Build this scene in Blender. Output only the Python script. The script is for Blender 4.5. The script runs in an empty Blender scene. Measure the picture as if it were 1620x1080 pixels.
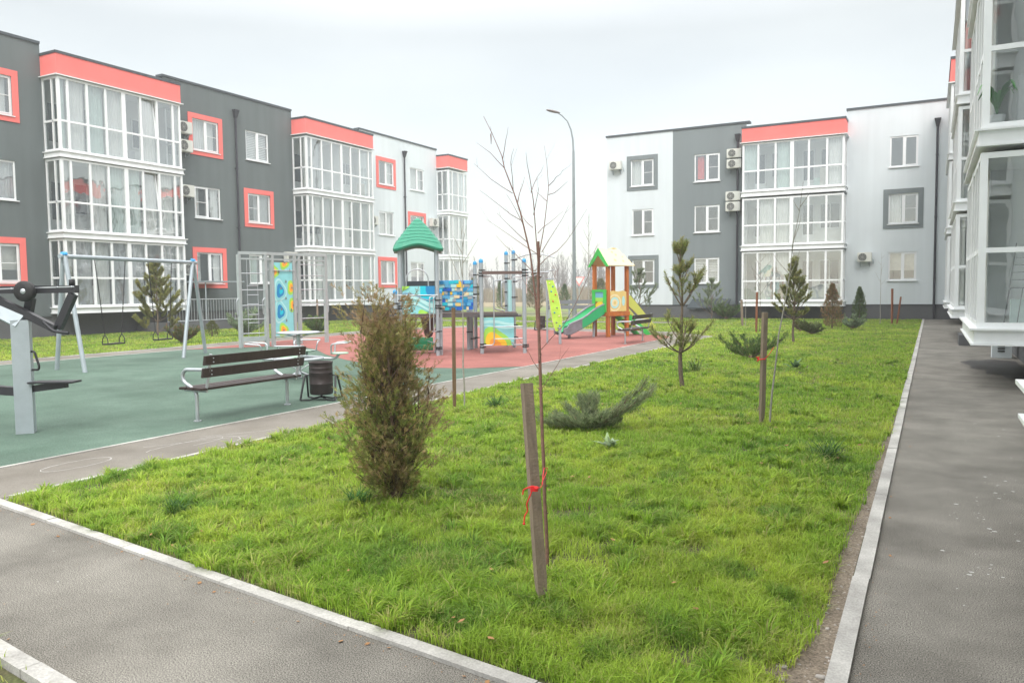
import bpy, bmesh, math, random
import numpy as np
from mathutils import Vector, Matrix, Euler
rad=math.radians
S=bpy.context.scene
COL=S.collection
# ------------------------------------------------------------ camera, sky, sun, exposure
CAMZ=1.65
YAW,PITCH,ROLL,FPX=0.4877,0.0641,-0.0113,1250.0
cd=bpy.data.cameras.new('camera'); cam=bpy.data.objects.new('camera',cd); COL.objects.link(cam); S.camera=cam
cd.sensor_width=36; cd.lens=FPX/1620*36; cd.clip_end=5000; cd.clip_start=0.05
_f=Vector((-math.sin(YAW)*math.cos(PITCH),math.cos(YAW)*math.cos(PITCH),-math.sin(PITCH)))
_r=Vector((math.cos(YAW),math.sin(YAW),0)); _u=_r.cross(_f)
_r2=_r*math.cos(ROLL)+_u*math.sin(ROLL); _u2=-_r*math.sin(ROLL)+_u*math.cos(ROLL)
M=Matrix.Identity(4)
for i in range(3):
    M[i][0]=_r2[i]; M[i][1]=_u2[i]; M[i][2]=-_f[i]
M[2][3]=CAMZ
cam.matrix_world=M
SUN_EL,SUN_AZ=rad(46),rad(148)   # overcast: very soft sun, set behind the camera to light the back walls
w=bpy.data.worlds.new("World"); S.world=w; w.use_nodes=True
nt=w.node_tree; nt.nodes.clear()
def N(nt,t,**k):
    n=nt.nodes.new(t)
    for a,b in k.items(): setattr(n,a,b)
    return n
out=N(nt,'ShaderNodeOutputWorld'); bg=N(nt,'ShaderNodeBackground'); bg2=N(nt,'ShaderNodeBackground'); add=N(nt,'ShaderNodeAddShader')
sky=N(nt,'ShaderNodeTexSky',sky_type='NISHITA'); sky.sun_disc=False; sky.sun_elevation=SUN_EL; sky.sun_rotation=SUN_AZ
bg.inputs[1].default_value=0.05
nt.links.new(sky.outputs[0],bg.inputs[0])
tc=N(nt,'ShaderNodeTexCoord'); sep=N(nt,'ShaderNodeSeparateXYZ'); nt.links.new(tc.outputs['Generated'],sep.inputs[0])
rampv=N(nt,'ShaderNodeValToRGB'); nt.links.new(sep.outputs[2],rampv.inputs[0])
cr=rampv.color_ramp; cr.elements[0].position=0.0; cr.elements[0].color=(0.206,0.200,0.174,1)
cr.elements[1].position=1.0; cr.elements[1].color=(1.0,0.98,0.94,1)
e=cr.elements.new(0.30); e.color=(0.212,0.204,0.170,1)
e=cr.elements.new(0.55); e.color=(0.66,0.65,0.62,1)
mp=N(nt,'ShaderNodeMapping'); mp.inputs['Scale'].default_value=(1.2,1.2,4.0); nt.links.new(tc.outputs['Generated'],mp.inputs[0])
no=N(nt,'ShaderNodeTexNoise'); no.inputs['Scale'].default_value=1.6; no.inputs['Detail'].default_value=6; no.inputs['Roughness'].default_value=.45
nt.links.new(mp.outputs[0],no.inputs[0])
mr=N(nt,'ShaderNodeMapRange'); mr.inputs[1].default_value=.3; mr.inputs[2].default_value=.7; mr.inputs[3].default_value=.89; mr.inputs[4].default_value=1.14
nt.links.new(no.outputs[0],mr.inputs[0])
mx=N(nt,'ShaderNodeVectorMath',operation='SCALE'); nt.links.new(rampv.outputs[0],mx.inputs[0]); nt.links.new(mr.outputs[0],mx.inputs['Scale'])
nt.links.new(mx.outputs[0],bg2.inputs[0]); bg2.inputs[1].default_value=2.0
nt.links.new(bg.outputs[0],add.inputs[0]); nt.links.new(bg2.outputs[0],add.inputs[1]); nt.links.new(add.outputs[0],out.inputs[0])
sd=bpy.data.lights.new('sun','SUN'); so=bpy.data.objects.new('sun',sd); COL.objects.link(so)
sd.energy=1.1; sd.angle=rad(22); sd.color=(1,.97,.92)
# nishita: rotation 0 -> sun towards +Y, positive turns clockwise seen from above
_sv=Vector((math.sin(SUN_AZ)*math.cos(SUN_EL),math.cos(SUN_AZ)*math.cos(SUN_EL),math.sin(SUN_EL)))
so.rotation_euler=_sv.to_track_quat('Z','Y').to_euler()
vs=S.view_settings; vs.view_transform='Standard'; vs.look='None'; vs.gamma=1; vs.exposure=0.72; vs.use_curve_mapping=False
try: S.cycles.max_bounces=10; S.cycles.transparent_max_bounces=24; S.cycles.caustics_reflective=False; S.cycles.caustics_refractive=False
except Exception: pass

# ------------------------------------------------------------ materials
MATS={}
def mat(name,col,rough=.7,metal=0,var=0,vscale=3,bump=0,bscale=80,spec=.5,sub=None,vec='Object',streak=0):
    if name in MATS: return MATS[name]
    m=bpy.data.materials.new(name); m.use_nodes=True; nt=m.node_tree; b=nt.nodes['Principled BSDF']
    b.inputs['Base Color'].default_value=(*col,1); b.inputs['Roughness'].default_value=rough; b.inputs['Metallic'].default_value=metal
    b.inputs['Specular IOR Level'].default_value=spec
    tc=N(nt,'ShaderNodeTexCoord')
    if var:
        no=N(nt,'ShaderNodeTexNoise'); no.inputs['Scale'].default_value=vscale; no.inputs['Detail'].default_value=7; no.inputs['Roughness'].default_value=.6
        if streak:
            mp=N(nt,'ShaderNodeMapping'); mp.inputs['Scale'].default_value=(1,1,streak); nt.links.new(tc.outputs[vec],mp.inputs[0]); nt.links.new(mp.outputs[0],no.inputs[0])
        else: nt.links.new(tc.outputs[vec],no.inputs[0])
        r=N(nt,'ShaderNodeMapRange'); r.inputs[1].default_value=.25; r.inputs[2].default_value=.75; r.inputs[3].default_value=1-var; r.inputs[4].default_value=1+var
        nt.links.new(no.outputs[0],r.inputs[0])
        if streak:
            m3=N(nt,'ShaderNodeMapping'); m3.inputs['Scale'].default_value=(2.6,2.6,.16); nt.links.new(tc.outputs[vec],m3.inputs[0]); n3=N(nt,'ShaderNodeTexNoise'); n3.inputs['Scale'].default_value=max(1.,vscale*.5); n3.inputs['Detail'].default_value=5; nt.links.new(m3.outputs[0],n3.inputs[0])
            r3=N(nt,'ShaderNodeMapRange'); r3.inputs[1].default_value=.35; r3.inputs[2].default_value=.75; r3.inputs[3].default_value=1.03; r3.inputs[4].default_value=1-var*.8; nt.links.new(n3.outputs[0],r3.inputs[0])
            mu=N(nt,'ShaderNodeMath',operation='MULTIPLY'); nt.links.new(r.outputs[0],mu.inputs[0]); nt.links.new(r3.outputs[0],mu.inputs[1]); r=mu
        v=N(nt,'ShaderNodeVectorMath',operation='SCALE'); v.inputs[0].default_value=col; nt.links.new(r.outputs[0],v.inputs['Scale']); nt.links.new(v.outputs[0],b.inputs['Base Color'])
    if bump:
        n2=N(nt,'ShaderNodeTexNoise'); n2.inputs['Scale'].default_value=bscale; n2.inputs['Detail'].default_value=4; nt.links.new(tc.outputs[vec],n2.inputs[0])
        bp=N(nt,'ShaderNodeBump'); bp.inputs['Strength'].default_value=bump; bp.inputs['Distance'].default_value=.01; nt.links.new(n2.outputs[0],bp.inputs['Height']); nt.links.new(bp.outputs[0],b.inputs['Normal'])
    MATS[name]=m; return m
def leafmat(name,trans=.3,rough=.6):
    # colour from the mesh attribute 'tint' (each blade or leaf has its own colour)
    if name in MATS: return MATS[name]
    m=bpy.data.materials.new(name); m.use_nodes=True; nt=m.node_tree; nt.nodes.clear()
    o=N(nt,'ShaderNodeOutputMaterial'); a=N(nt,'ShaderNodeAttribute'); a.attribute_name='tint'
    b=N(nt,'ShaderNodeBsdfPrincipled'); b.inputs['Roughness'].default_value=rough; b.inputs['Specular IOR Level'].default_value=.25
    t=N(nt,'ShaderNodeBsdfTranslucent'); mxx=N(nt,'ShaderNodeMixShader'); mxx.inputs[0].default_value=trans
    nt.links.new(a.outputs['Color'],b.inputs['Base Color']); nt.links.new(a.outputs['Color'],t.inputs['Color'])
    nt.links.new(b.outputs[0],mxx.inputs[1]); nt.links.new(t.outputs[0],mxx.inputs[2]); nt.links.new(mxx.outputs[0],o.inputs[0])
    MATS[name]=m; return m
def glassmat(name,tint=(.94,.97,.965),ior=1.75,rough=.015):
    m=bpy.data.materials.new(name); m.use_nodes=True; nt=m.node_tree; nt.nodes.clear()
    o=N(nt,'ShaderNodeOutputMaterial'); g=N(nt,'ShaderNodeBsdfGlossy'); g.inputs['Roughness'].default_value=rough; g.inputs['Color'].default_value=(.93,.95,.96,1)
    t=N(nt,'ShaderNodeBsdfTransparent'); t.inputs['Color'].default_value=(*tint,1); fr=N(nt,'ShaderNodeFresnel'); fr.inputs['IOR'].default_value=ior
    mxx=N(nt,'ShaderNodeMixShader')
    geo=N(nt,'ShaderNodeNewGeometry')
    mth=N(nt,'ShaderNodeVectorMath',operation='DOT_PRODUCT'); nt.links.new(geo.outputs['Normal'],mth.inputs[0]); nt.links.new(geo.outputs['Incoming'],mth.inputs[1])
    ab=N(nt,'ShaderNodeMath',operation='ABSOLUTE'); nt.links.new(mth.outputs['Value'],ab.inputs[0])
    iv=N(nt,'ShaderNodeMath',operation='SUBTRACT'); iv.inputs[0].default_value=1; nt.links.new(ab.outputs[0],iv.inputs[1])
    pw=N(nt,'ShaderNodeMath',operation='POWER'); nt.links.new(iv.outputs[0],pw.inputs[0]); pw.inputs[1].default_value=1.7
    r=N(nt,'ShaderNodeMapRange'); r.inputs[3].default_value=.31; r.inputs[4].default_value=.97; nt.links.new(pw.outputs[0],r.inputs[0])
    nt.nodes.remove(fr)
    # each pane bends its reflection a little
    tc=N(nt,'ShaderNodeTexCoord'); no=N(nt,'ShaderNodeTexNoise'); no.inputs['Scale'].default_value=1.1; nt.links.new(tc.outputs['Object'],no.inputs[0])
    bp=N(nt,'ShaderNodeBump'); bp.inputs['Strength'].default_value=.25; bp.inputs['Distance'].default_value=.02; nt.links.new(no.outputs[0],bp.inputs['Height']); nt.links.new(bp.outputs[0],g.inputs['Normal'])
    nt.links.new(r.outputs[0],mxx.inputs[0]); nt.links.new(t.outputs[0],mxx.inputs[1]); nt.links.new(g.outputs[0],mxx.inputs[2]); nt.links.new(mxx.outputs[0],o.inputs[0])
    MATS[name]=m; return m
def surfmat(name,c1,c2,c3=None,big=.35,fine=120,finev=.35,rough=.9,bump=.35,spots=None,pw=(.35,.65)):
    # c1/c2 large blotches, fine aggregate speckle, optional pale spots
    m=bpy.data.materials.new(name); m.use_nodes=True; nt=m.node_tree; b=nt.nodes['Principled BSDF']; b.inputs['Roughness'].default_value=rough; b.inputs['Specular IOR Level'].default_value=.3
    tc=N(nt,'ShaderNodeTexCoord'); V=tc.outputs['Object']
    n1=N(nt,'ShaderNodeTexNoise'); n1.inputs['Scale'].default_value=big; n1.inputs['Detail'].default_value=9; n1.inputs['Roughness'].default_value=.62; nt.links.new(V,n1.inputs[0])
    cr=N(nt,'ShaderNodeValToRGB'); cr.color_ramp.elements[0].position=pw[0]; cr.color_ramp.elements[0].color=(*c1,1); cr.color_ramp.elements[1].position=pw[1]; cr.color_ramp.elements[1].color=(*c2,1)
    nt.links.new(n1.outputs[0],cr.inputs[0])
    n2=N(nt,'ShaderNodeTexNoise'); n2.inputs['Scale'].default_value=fine; n2.inputs['Detail'].default_value=3; nt.links.new(V,n2.inputs[0])
    r=N(nt,'ShaderNodeMapRange'); r.inputs[1].default_value=.3; r.inputs[2].default_value=.7; r.inputs[3].default_value=1-finev; r.inputs[4].default_value=1+finev; nt.links.new(n2.outputs[0],r.inputs[0])
    v=N(nt,'ShaderNodeVectorMath',operation='SCALE'); nt.links.new(cr.outputs[0],v.inputs[0]); nt.links.new(r.outputs[0],v.inputs['Scale'])
    last=v.outputs[0]
    # slow drift of tone with streaks of dirt, one scale above the blotches
    n5=N(nt,'ShaderNodeTexNoise'); n5.inputs['Scale'].default_value=big*.28; n5.inputs['Detail'].default_value=5; n5.inputs['Distortion'].default_value=1.2; nt.links.new(V,n5.inputs[0])
    r5=N(nt,'ShaderNodeMapRange'); r5.inputs[1].default_value=.3; r5.inputs[2].default_value=.7; r5.inputs[3].default_value=.84; r5.inputs[4].default_value=1.12; nt.links.new(n5.outputs[0],r5.inputs[0])
    v5=N(nt,'ShaderNodeVectorMath',operation='SCALE'); nt.links.new(last,v5.inputs[0]); nt.links.new(r5.outputs[0],v5.inputs['Scale']); last=v5.outputs[0]
    if spots:
        sc,thr,colr=spots
        vo=N(nt,'ShaderNodeTexNoise'); vo.inputs['Scale'].default_value=sc; vo.inputs['Detail'].default_value=2; nt.links.new(V,vo.inputs[0])
        n4=N(nt,'ShaderNodeTexNoise'); n4.inputs['Scale'].default_value=.7; nt.links.new(V,n4.inputs[0])
        mm=N(nt,'ShaderNodeMath',operation='MULTIPLY'); nt.links.new(vo.outputs[0],mm.inputs[0]); nt.links.new(n4.outputs[0],mm.inputs[1])
        rr=N(nt,'ShaderNodeMapRange'); rr.inputs[1].default_value=thr; rr.inputs[2].default_value=thr+.02; nt.links.new(mm.outputs[0],rr.inputs[0])
        mi=N(nt,'ShaderNodeMix',data_type='RGBA'); nt.links.new(rr.outputs[0],mi.inputs[0]); nt.links.new(last,mi.inputs[6]); mi.inputs[7].default_value=(*colr,1); last=mi.outputs[2]
    nt.links.new(last,b.inputs['Base Color'])
    bp=N(nt,'ShaderNodeBump'); bp.inputs['Strength'].default_value=bump; bp.inputs['Distance'].default_value=.004; nt.links.new(n2.outputs[0],bp.inputs['Height']); nt.links.new(bp.outputs[0],b.inputs['Normal'])
    MATS[name]=m; return m

WHITE=mat('white_plastic',(.84,.86,.87),.35,var=.05,vscale=2)
WHITE2=mat('white_band_metal',(.82,.84,.85),.4,var=.07,vscale=1.5,streak=.15)
GREYW=mat('grey_render',(.132,.156,.156),.93,var=.11,vscale=.5,bump=.5,bscale=150,streak=.35)
PALEW=mat('pale_render',(.66,.715,.74),.93,var=.06,vscale=.45,bump=.5,bscale=150,streak=.35)
MIDG=mat('mid_grey_render',(.195,.225,.232),.93,var=.06,vscale=.6,bump=.5,bscale=150,streak=.35)
PINK=mat('pink_render',(.86,.19,.17),.85,var=.06,vscale=.7,bump=.3,bscale=150)
PLINTH=mat('plinth_grey',(.105,.108,.112),.8,var=.12,vscale=1.2,bump=.3,bscale=60)
CAP=mat('dark_metal_cap',(.07,.085,.095),.45,.3,var=.1)
PIPE=mat('pipe_dark',(.035,.035,.045),.4,.2)
CURT=mat('curtain_white',(.86,.87,.85),.9,var=.08,vscale=5)
CURT2=mat('curtain_sand',(.74,.72,.66),.9,var=.15,vscale=5)
CURT3=mat('curtain_mint',(.62,.75,.71),.9,var=.12,vscale=4)
CURT4=mat('curtain_grey',(.58,.60,.62),.9,var=.12,vscale=4)
REDC=mat('curtain_red',(.75,.05,.05),.8,var=.1)
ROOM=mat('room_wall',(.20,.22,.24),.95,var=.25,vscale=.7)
ROOMB=mat('balcony_wall',(.84,.86,.85),.9,var=.10,vscale=.8)
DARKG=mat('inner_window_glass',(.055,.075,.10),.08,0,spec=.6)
GLASS=glassmat('window_glass'); GLASS2=glassmat('greenish_glass',(.62,.80,.76))
STEEL=mat('galvanised_steel',(.50,.53,.56),.38,.65,var=.10,vscale=9)
GREYP=mat('grey_painted_steel',(.36,.41,.44),.42,.25,var=.10,vscale=6)
GREYQ=mat('climbing_frame_grey',(.37,.41,.41),.5,.1,var=.08,vscale=6)
BLACK=mat('black_paint',(.018,.018,.02),.4,var=.2,vscale=9)
RUBB=mat('black_rubber',(.014,.014,.015),.6)
BLUEC=mat('blue_plastic',(.03,.30,.62),.35)
BROWNW=mat('dark_brown_wood',(.036,.021,.018),.5,var=.3,vscale=14,streak=.2,bump=.2,bscale=60)
ORW=mat('orange_stained_wood',(.48,.15,.028),.5,var=.25,vscale=8,streak=.15)
OLDW=mat('weathered_wood',(.265,.205,.15),.85,var=.28,vscale=30,streak=.08,bump=.6,bscale=90)
REDW=mat('reddish_wood_stake',(.28,.105,.05),.8,var=.25,vscale=25,streak=.08)
TEAL=mat('green_plastic_roof',(.014,.235,.14),.38,var=.06,vscale=3)
TURQ=mat('turquoise_board',(.24,.60,.63),.4,var=.10,vscale=4)
TURQ2=mat('pale_turquoise_board',(.42,.72,.72),.4)
BLU1=mat('deep_blue_board',(.01,.22,.48),.35); BLU2=mat('cyan_board',(.01,.52,.66),.35)
LIME=mat('lime_board',(.33,.66,.09),.4,var=.08); YEL=mat('yellow_board',(.85,.55,.03),.4); ORG=mat('orange_board',(.85,.33,.05),.4)
GRN=mat('bright_green_board',(.05,.50,.09),.4); CREAM=mat('cream_board',(.80,.70,.42),.5,var=.06,vscale=3); CREAM2=mat('pale_cream_board',(.72,.61,.37),.5)
SAND=mat('sand_yellow_board',(.72,.55,.20),.5,var=.08)
GSTONE=mat('grip_grey',(.18,.18,.18),.7); REDB=mat('red_board',(.62,.05,.05),.45)
SLG=mat('slide_green',(.03,.40,.15),.3); SLS=mat('slide_grey',(.19,.19,.22),.35,var=.3,vscale=6)
BARK=mat('bark_brown',(.13,.085,.06),.9,var=.35,vscale=25,bump=.6,bscale=70)
BARKP=mat('bark_pine',(.16,.12,.085),.9,var=.35,vscale=25,bump=.6,bscale=70)
BARKR=mat('bark_reddish',(.24,.13,.10),.75,var=.3,vscale=30,bump=.3,bscale=70)
BARKG=mat('bark_pale',(.34,.32,.28),.85,var=.3,vscale=25)
TWINE=mat('red_twine',(.80,.03,.03),.7)
ACW=mat('ac_casing',(.66,.67,.62),.45,var=.05); ACD=mat('ac_fan_dark',(.06,.065,.065),.5)
LEAF=leafmat('leaves'); GRASSM=leafmat('grass_blades',.5,.5)
KERBM=surfmat('kerb_concrete',(.33,.32,.30),(.52,.51,.48),big=2.6,fine=90,finev=.18,bump=.3)
ASPH=surfmat('asphalt',(.135,.127,.110),(.215,.203,.178),big=1.5,fine=165,finev=1.0,bump=.14,pw=(.34,.62))
PATHM=surfmat('light_asphalt_path',(.16,.145,.122),(.225,.208,.182),big=1.0,fine=150,finev=.22,bump=.4,spots=(18,.47,(.5,.5,.48)))
RUBG=surfmat('green_rubber',(.066,.112,.083),(.100,.156,.121),big=1.1,fine=100,finev=.55,bump=.4)
RUBR=surfmat('red_rubber',(.25,.092,.078),(.33,.125,.107),big=1.1,fine=100,finev=.45,bump=.4)
SOIL=surfmat('soil_under_grass',(.105,.085,.05),(.075,.10,.028),big=2.5,fine=60,finev=.4,bump=.8)
FIELD=surfmat('field_ground',(.22,.19,.12),(.17,.21,.07),big=.05,fine=3,finev=.2,bump=.2)
BARE=surfmat('bare_soil',(.15,.12,.09),(.23,.19,.145),big=4,fine=90,finev=.5,bump=.9)
PEB=mat('pebble_stone',(.40,.37,.34),.8,var=.35,vscale=18)

# ------------------------------------------------------------ mesh builder
class MB:
    def __init__(s): s.v=[]; s.f=[]; s.sm=[]; s.mi=[]
    def add(s,vs,fs,smooth=False,mi=0):
        o=len(s.v); s.v+= [tuple(p) for p in vs]
        for f in fs: s.f.append(tuple(i+o for i in f)); s.sm.append(smooth); s.mi.append(mi)
        return s
    def box(s,x0,y0,z0,x1,y1,z1,mi=0):
        x0,x1=min(x0,x1),max(x0,x1); y0,y1=min(y0,y1),max(y0,y1); z0,z1=min(z0,z1),max(z0,z1)
        return s.add([(x0,y0,z0),(x1,y0,z0),(x1,y1,z0),(x0,y1,z0),(x0,y0,z1),(x1,y0,z1),(x1,y1,z1),(x0,y1,z1)],
            [(0,3,2,1),(4,5,6,7),(0,1,5,4),(1,2,6,5),(2,3,7,6),(3,0,4,7)],mi=mi)
    def bbox(s,x0,y0,z0,x1,y1,z1,b=.01,mi=0):
        # box with chamfered vertical+horizontal edges
        bm=bmesh.new(); bmesh.ops.create_cube(bm,size=1)
        for v in bm.verts: v.co=Vector(((x0+x1)/2+v.co.x*(x1-x0),(y0+y1)/2+v.co.y*(y1-y0),(z0+z1)/2+v.co.z*(z1-z0)))
        bmesh.ops.bevel(bm,geom=bm.edges[:],offset=b,segments=2,affect='EDGES')
        s.frombm(bm,mi=mi); return s
    def frombm(s,bm,smooth=False,mi=0):
        bm.verts.index_update(); s.add([v.co[:] for v in bm.verts],[[v.index for v in f.verts] for f in bm.faces],smooth,mi); bm.free()
    def obox(s,c,ax,ay,az,hx,hy,hz,mi=0):
        c=Vector(c); ax=Vector(ax).normalized()*hx; ay=Vector(ay).normalized()*hy; az=Vector(az).normalized()*hz
        vs=[c+ax*i+ay*j+az*k for k in(-1,1) for j in(-1,1) for i in(-1,1)]
        return s.add(vs,[(0,2,3,1),(4,5,7,6),(0,1,5,4),(1,3,7,5),(3,2,6,7),(2,0,4,6)],mi=mi)
    def bar(s,p,q,w,h,up=(0,0,1),mi=0):
        p=Vector(p);q=Vector(q);d=q-p; side=d.cross(Vector(up))
        if side.length<1e-6: side=d.cross(Vector((1,0,0)))
        return s.obox((p+q)/2,d,side,side.cross(d),d.length/2,w/2,h/2,mi)
    def tube(s,pts,r,n=8,cap=True,mi=0,smooth=True):
        pts=[Vector(p) for p in pts]; rs=r if isinstance(r,(list,tuple)) else [r]*len(pts)
        vs=[];fs=[]; prev=None
        for i,p in enumerate(pts):
            d=(pts[min(i+1,len(pts)-1)]-pts[max(i-1,0)])
            if d.length<1e-9: d=Vector((0,0,1))
            d.normalize()
            if prev is None:
                a=d.orthogonal().normalized()
            else:
                a=prev-d*prev.dot(d)
                if a.length<1e-6: a=d.orthogonal()
                a.normalize()
            prev=a; b=d.cross(a)
            for k in range(n):
                t=2*math.pi*k/n; vs.append(p+(a*math.cos(t)+b*math.sin(t))*rs[i])
        for i in range(len(pts)-1):
            for k in range(n):
                k2=(k+1)%n; fs.append((i*n+k,i*n+k2,(i+1)*n+k2,(i+1)*n+k))
        s.add(vs,fs,smooth,mi)
        if cap:
            o=len(pts)*n
            s.add(vs[:n],[tuple(range(n))[::-1]],False,mi); s.add(vs[-n:],[tuple(range(n))],False,mi)
        return s
    def lathe(s,prof,c=(0,0,0),n=20,mi=0,smooth=True,axis='z'):
        vs=[];fs=[]; c=Vector(c)
        for r,z in prof:
            for k in range(n):
                t=2*math.pi*k/n; p=Vector((r*math.cos(t),r*math.sin(t),z))
                if axis=='x': p=Vector((p.z,p.x,p.y))
                if axis=='y': p=Vector((p.x,p.z,p.y))
                vs.append(c+p)
        for i in range(len(prof)-1):
            for k in range(n):
                k2=(k+1)%n; fs.append((i*n+k,i*n+k2,(i+1)*n+k2,(i+1)*n+k))
        return s.add(vs,fs,smooth,mi)
    def prism(s,poly,fr,t,mi=0):
        # poly: 2D points, fr(a,b,c)->3D point, thickness t along c
        n=len(poly); vs=[fr(a,b,0) for a,b in poly]+[fr(a,b,t) for a,b in poly]
        fs=[tuple(range(n)),tuple(range(2*n-1,n-1,-1))]+[(i,(i+1)%n,n+(i+1)%n,n+i) for i in range(n)]
        return s.add(vs,fs,mi=mi)
    def build(s,name,mats,parent=None,tint=None,smooth=None,recalc=False):
        me=bpy.data.meshes.new(name); me.from_pydata([tuple(p) for p in s.v],[],s.f)
        for m in (mats if isinstance(mats,(list,tuple)) else [mats]): me.materials.append(m)
        me.polygons.foreach_set('use_smooth',s.sm if smooth is None else [smooth]*len(s.f)); me.polygons.foreach_set('material_index',s.mi)
        if recalc:
            bm=bmesh.new(); bm.from_mesh(me); bmesh.ops.recalc_face_normals(bm,faces=bm.faces[:]); bm.to_mesh(me); bm.free()
        me.update()
        o=bpy.data.objects.new(name,me); COL.objects.link(o)
        if parent is not None: o.parent=parent
        return o
def np_mesh(name,verts,quads,m,parent=None,tint=None,tri=False):
    verts=np.asarray(verts,np.float32); quads=np.asarray(quads,np.int32); k=quads.shape[1]
    me=bpy.data.meshes.new(name); me.vertices.add(len(verts)); me.vertices.foreach_set('co',verts.ravel())
    me.loops.add(quads.size); me.loops.foreach_set('vertex_index',quads.ravel())
    me.polygons.add(len(quads)); me.polygons.foreach_set('loop_start',np.arange(len(quads),dtype=np.int32)*k)
    try: me.polygons.foreach_set('loop_total',np.full(len(quads),k,np.int32))
    except Exception: pass
    me.materials.append(m); me.update(calc_edges=True)
    if tint is not None:
        a=me.attributes.new('tint','FLOAT_COLOR','POINT'); c=np.ones((len(verts),4),np.float32); c[:,:3]=tint; a.data.foreach_set('color',c.ravel())
    o=bpy.data.objects.new(name,me); COL.objects.link(o)
    if parent is not None: o.parent=parent
    return o
def tag(o,label=None,cat=None,group=None,kind=None):
    if label: o['label']=label
    if cat: o['category']=cat
    if group: o['group']=group
    if kind: o['kind']=kind
    return o
def thing(name,label,cat,loc=(0,0,0),rz=0,group=None):
    o=bpy.data.objects.new(name,None); COL.objects.link(o); o.location=loc; o.rotation_euler=(0,0,rz); o.empty_display_size=.2
    return tag(o,label,cat,group)
def dup(root,loc=None,rz=None,label=None,scale=None):
    def cp(o,par):
        c=o.copy(); COL.objects.link(c)
        if par is not None: c.parent=par
        for ch in list(o.children): cp(ch,c)
        return c
    r=cp(root,None)
    if loc is not None: r.location=loc
    if rz is not None: r.rotation_euler=(0,0,rz)
    if label: r['label']=label
    if scale: r.scale=(scale,)*3 if not isinstance(scale,tuple) else scale
    return r
def arc(c,r,a0,a1,n,ax=(1,0,0),ay=(0,0,1)):
    c=Vector(c);ax=Vector(ax);ay=Vector(ay)
    return [c+ax*(r*math.cos(a0+(a1-a0)*i/n))+ay*(r*math.sin(a0+(a1-a0)*i/n)) for i in range(n+1)]
def rounded(pts,r,n=5,closed=False):
    pts=[Vector(p) for p in pts]; out=[]; m=len(pts)
    for i,p in enumerate(pts):
        if not closed and i in(0,m-1): out.append(p); continue
        a=pts[i-1];b=pts[(i+1)%m]; da=(a-p); db=(b-p); rr=min(r,da.length*.49,db.length*.49); A=p+da.normalized()*rr; B=p+db.normalized()*rr
        for k in range(n+1):
            t=k/n; out.append(A*(1-t)**2+p*2*t*(1-t)+B*t*t)
    if closed: out.append(out[0])
    return out
# value noise
def vnoise(x,y,seed=0):
    xi=np.floor(x).astype(np.int64); yi=np.floor(y).astype(np.int64); xf=x-xi; yf=y-yi
    def h(a,b):
        n=(a*374761393+b*668265263+seed*982451653)&0xffffffff; n=((n^(n>>13))*1274126177)&0xffffffff; n=n^(n>>16); return (n&0xffff)/65535.0
    u=xf*xf*(3-2*xf); v=yf*yf*(3-2*yf)
    return (h(xi,yi)*(1-u)+h(xi+1,yi)*u)*(1-v)+(h(xi,yi+1)*(1-u)+h(xi+1,yi+1)*u)*v
def fbm(x,y,seed=0,o=4):
    s=0;a=.5;t=0
    for i in range(o): s=s+a*vnoise(x*2**i,y*2**i,seed+i); t+=a; a*=.5
    return s/t
# ------------------------------------------------------------ ground, paths, play surface
def sheet(name,poly,z,m,kind='structure'):
    b=MB(); b.add([(x,y,z) for x,y in poly],[tuple(range(len(poly)))]); return tag(b.build(name,m,recalc=False),kind=kind)
sheet('ground',[(-1500,-1500),(1500,-1500),(1500,2500),(-1500,2500)],-.03,FIELD)
sheet('asphalt_pavement',[(-40,-12),(1.9,-12),(1.9,44.2),(-8.3,44.2),(-8.3,3.7),(-40,3.7)],0,ASPH)
KFX=lambda x:3.595-(x+6.7)*0.143          # front kerb line
PATHP=[(-6.68,KFX(-6.7)),(-6.6,20),(-6.55,26.9),(-8.6,29.3),(-14,31.0),(-19.4,32.3),(-21.3,28.3),(-21.3,23.5),(-20.75,16),(-20.8,2.2),(-9,2.2)]
sheet('light_path',PATHP,.004,PATHM)
RUBP=[(-7.9,2.6),(-7.80,9),(-7.72,16),(-7.72,26.0),(-8.1,27.0),(-9.6,28.1),(-14.2,29.8),(-18.7,31.1),(-20.0,28.0),(-20.2,23.5),(-19.6,16),(-19.7,10.9),(-19.8,2.6)]
sheet('green_play_surface',RUBP,.008,RUBG)
REDP=[(-19.62,16.1),(-18.3,18.0),(-17.2,18.4),(-15.8,17.6),(-14.2,16.2),(-12.6,15.1),(-11.2,14.35),(-9.9,14.1),(-8.7,14.4),(-7.76,15.2),(-7.76,26.0),(-8.1,26.96),(-9.6,28.05),(-14.2,29.75),(-18.7,31.05),(-19.95,28.0),(-20.15,23.5)]
sheet('red_play_surface',REDP,.012,RUBR)
def kerb(name,pts,wd,top,m=KERBM,seg=1.0,bot=-.05,joint=.006,kind='structure',par=None):
    b=MB()
    for (x0,y0),(x1,y1) in zip(pts[:-1],pts[1:]):
        L=math.hypot(x1-x0,y1-y0); n=max(1,round(L/seg)); dx,dy=(x1-x0)/L,(y1-y0)/L
        for i in range(n):
            a=L*i/n+joint/2; c=L*(i+1)/n-joint/2; j=random.uniform(-.0025,.0025); k=random.uniform(-.0015,.0015)
            p=Vector((x0+dx*a-dy*j,y0+dy*a+dx*j,(top+bot)/2+k)); q=Vector((x0+dx*c-dy*j,y0+dy*c+dx*j,(top+bot)/2+k+random.uniform(-.003,.003)))
            b.bar(p,q,wd,top-bot)
    return tag(b.build(name,m),kind=kind)
random.seed(5)
kerb('kerb_right_of_lawn',[(-.315,2.74),(-.315,44.0)],.085,.022)
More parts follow.
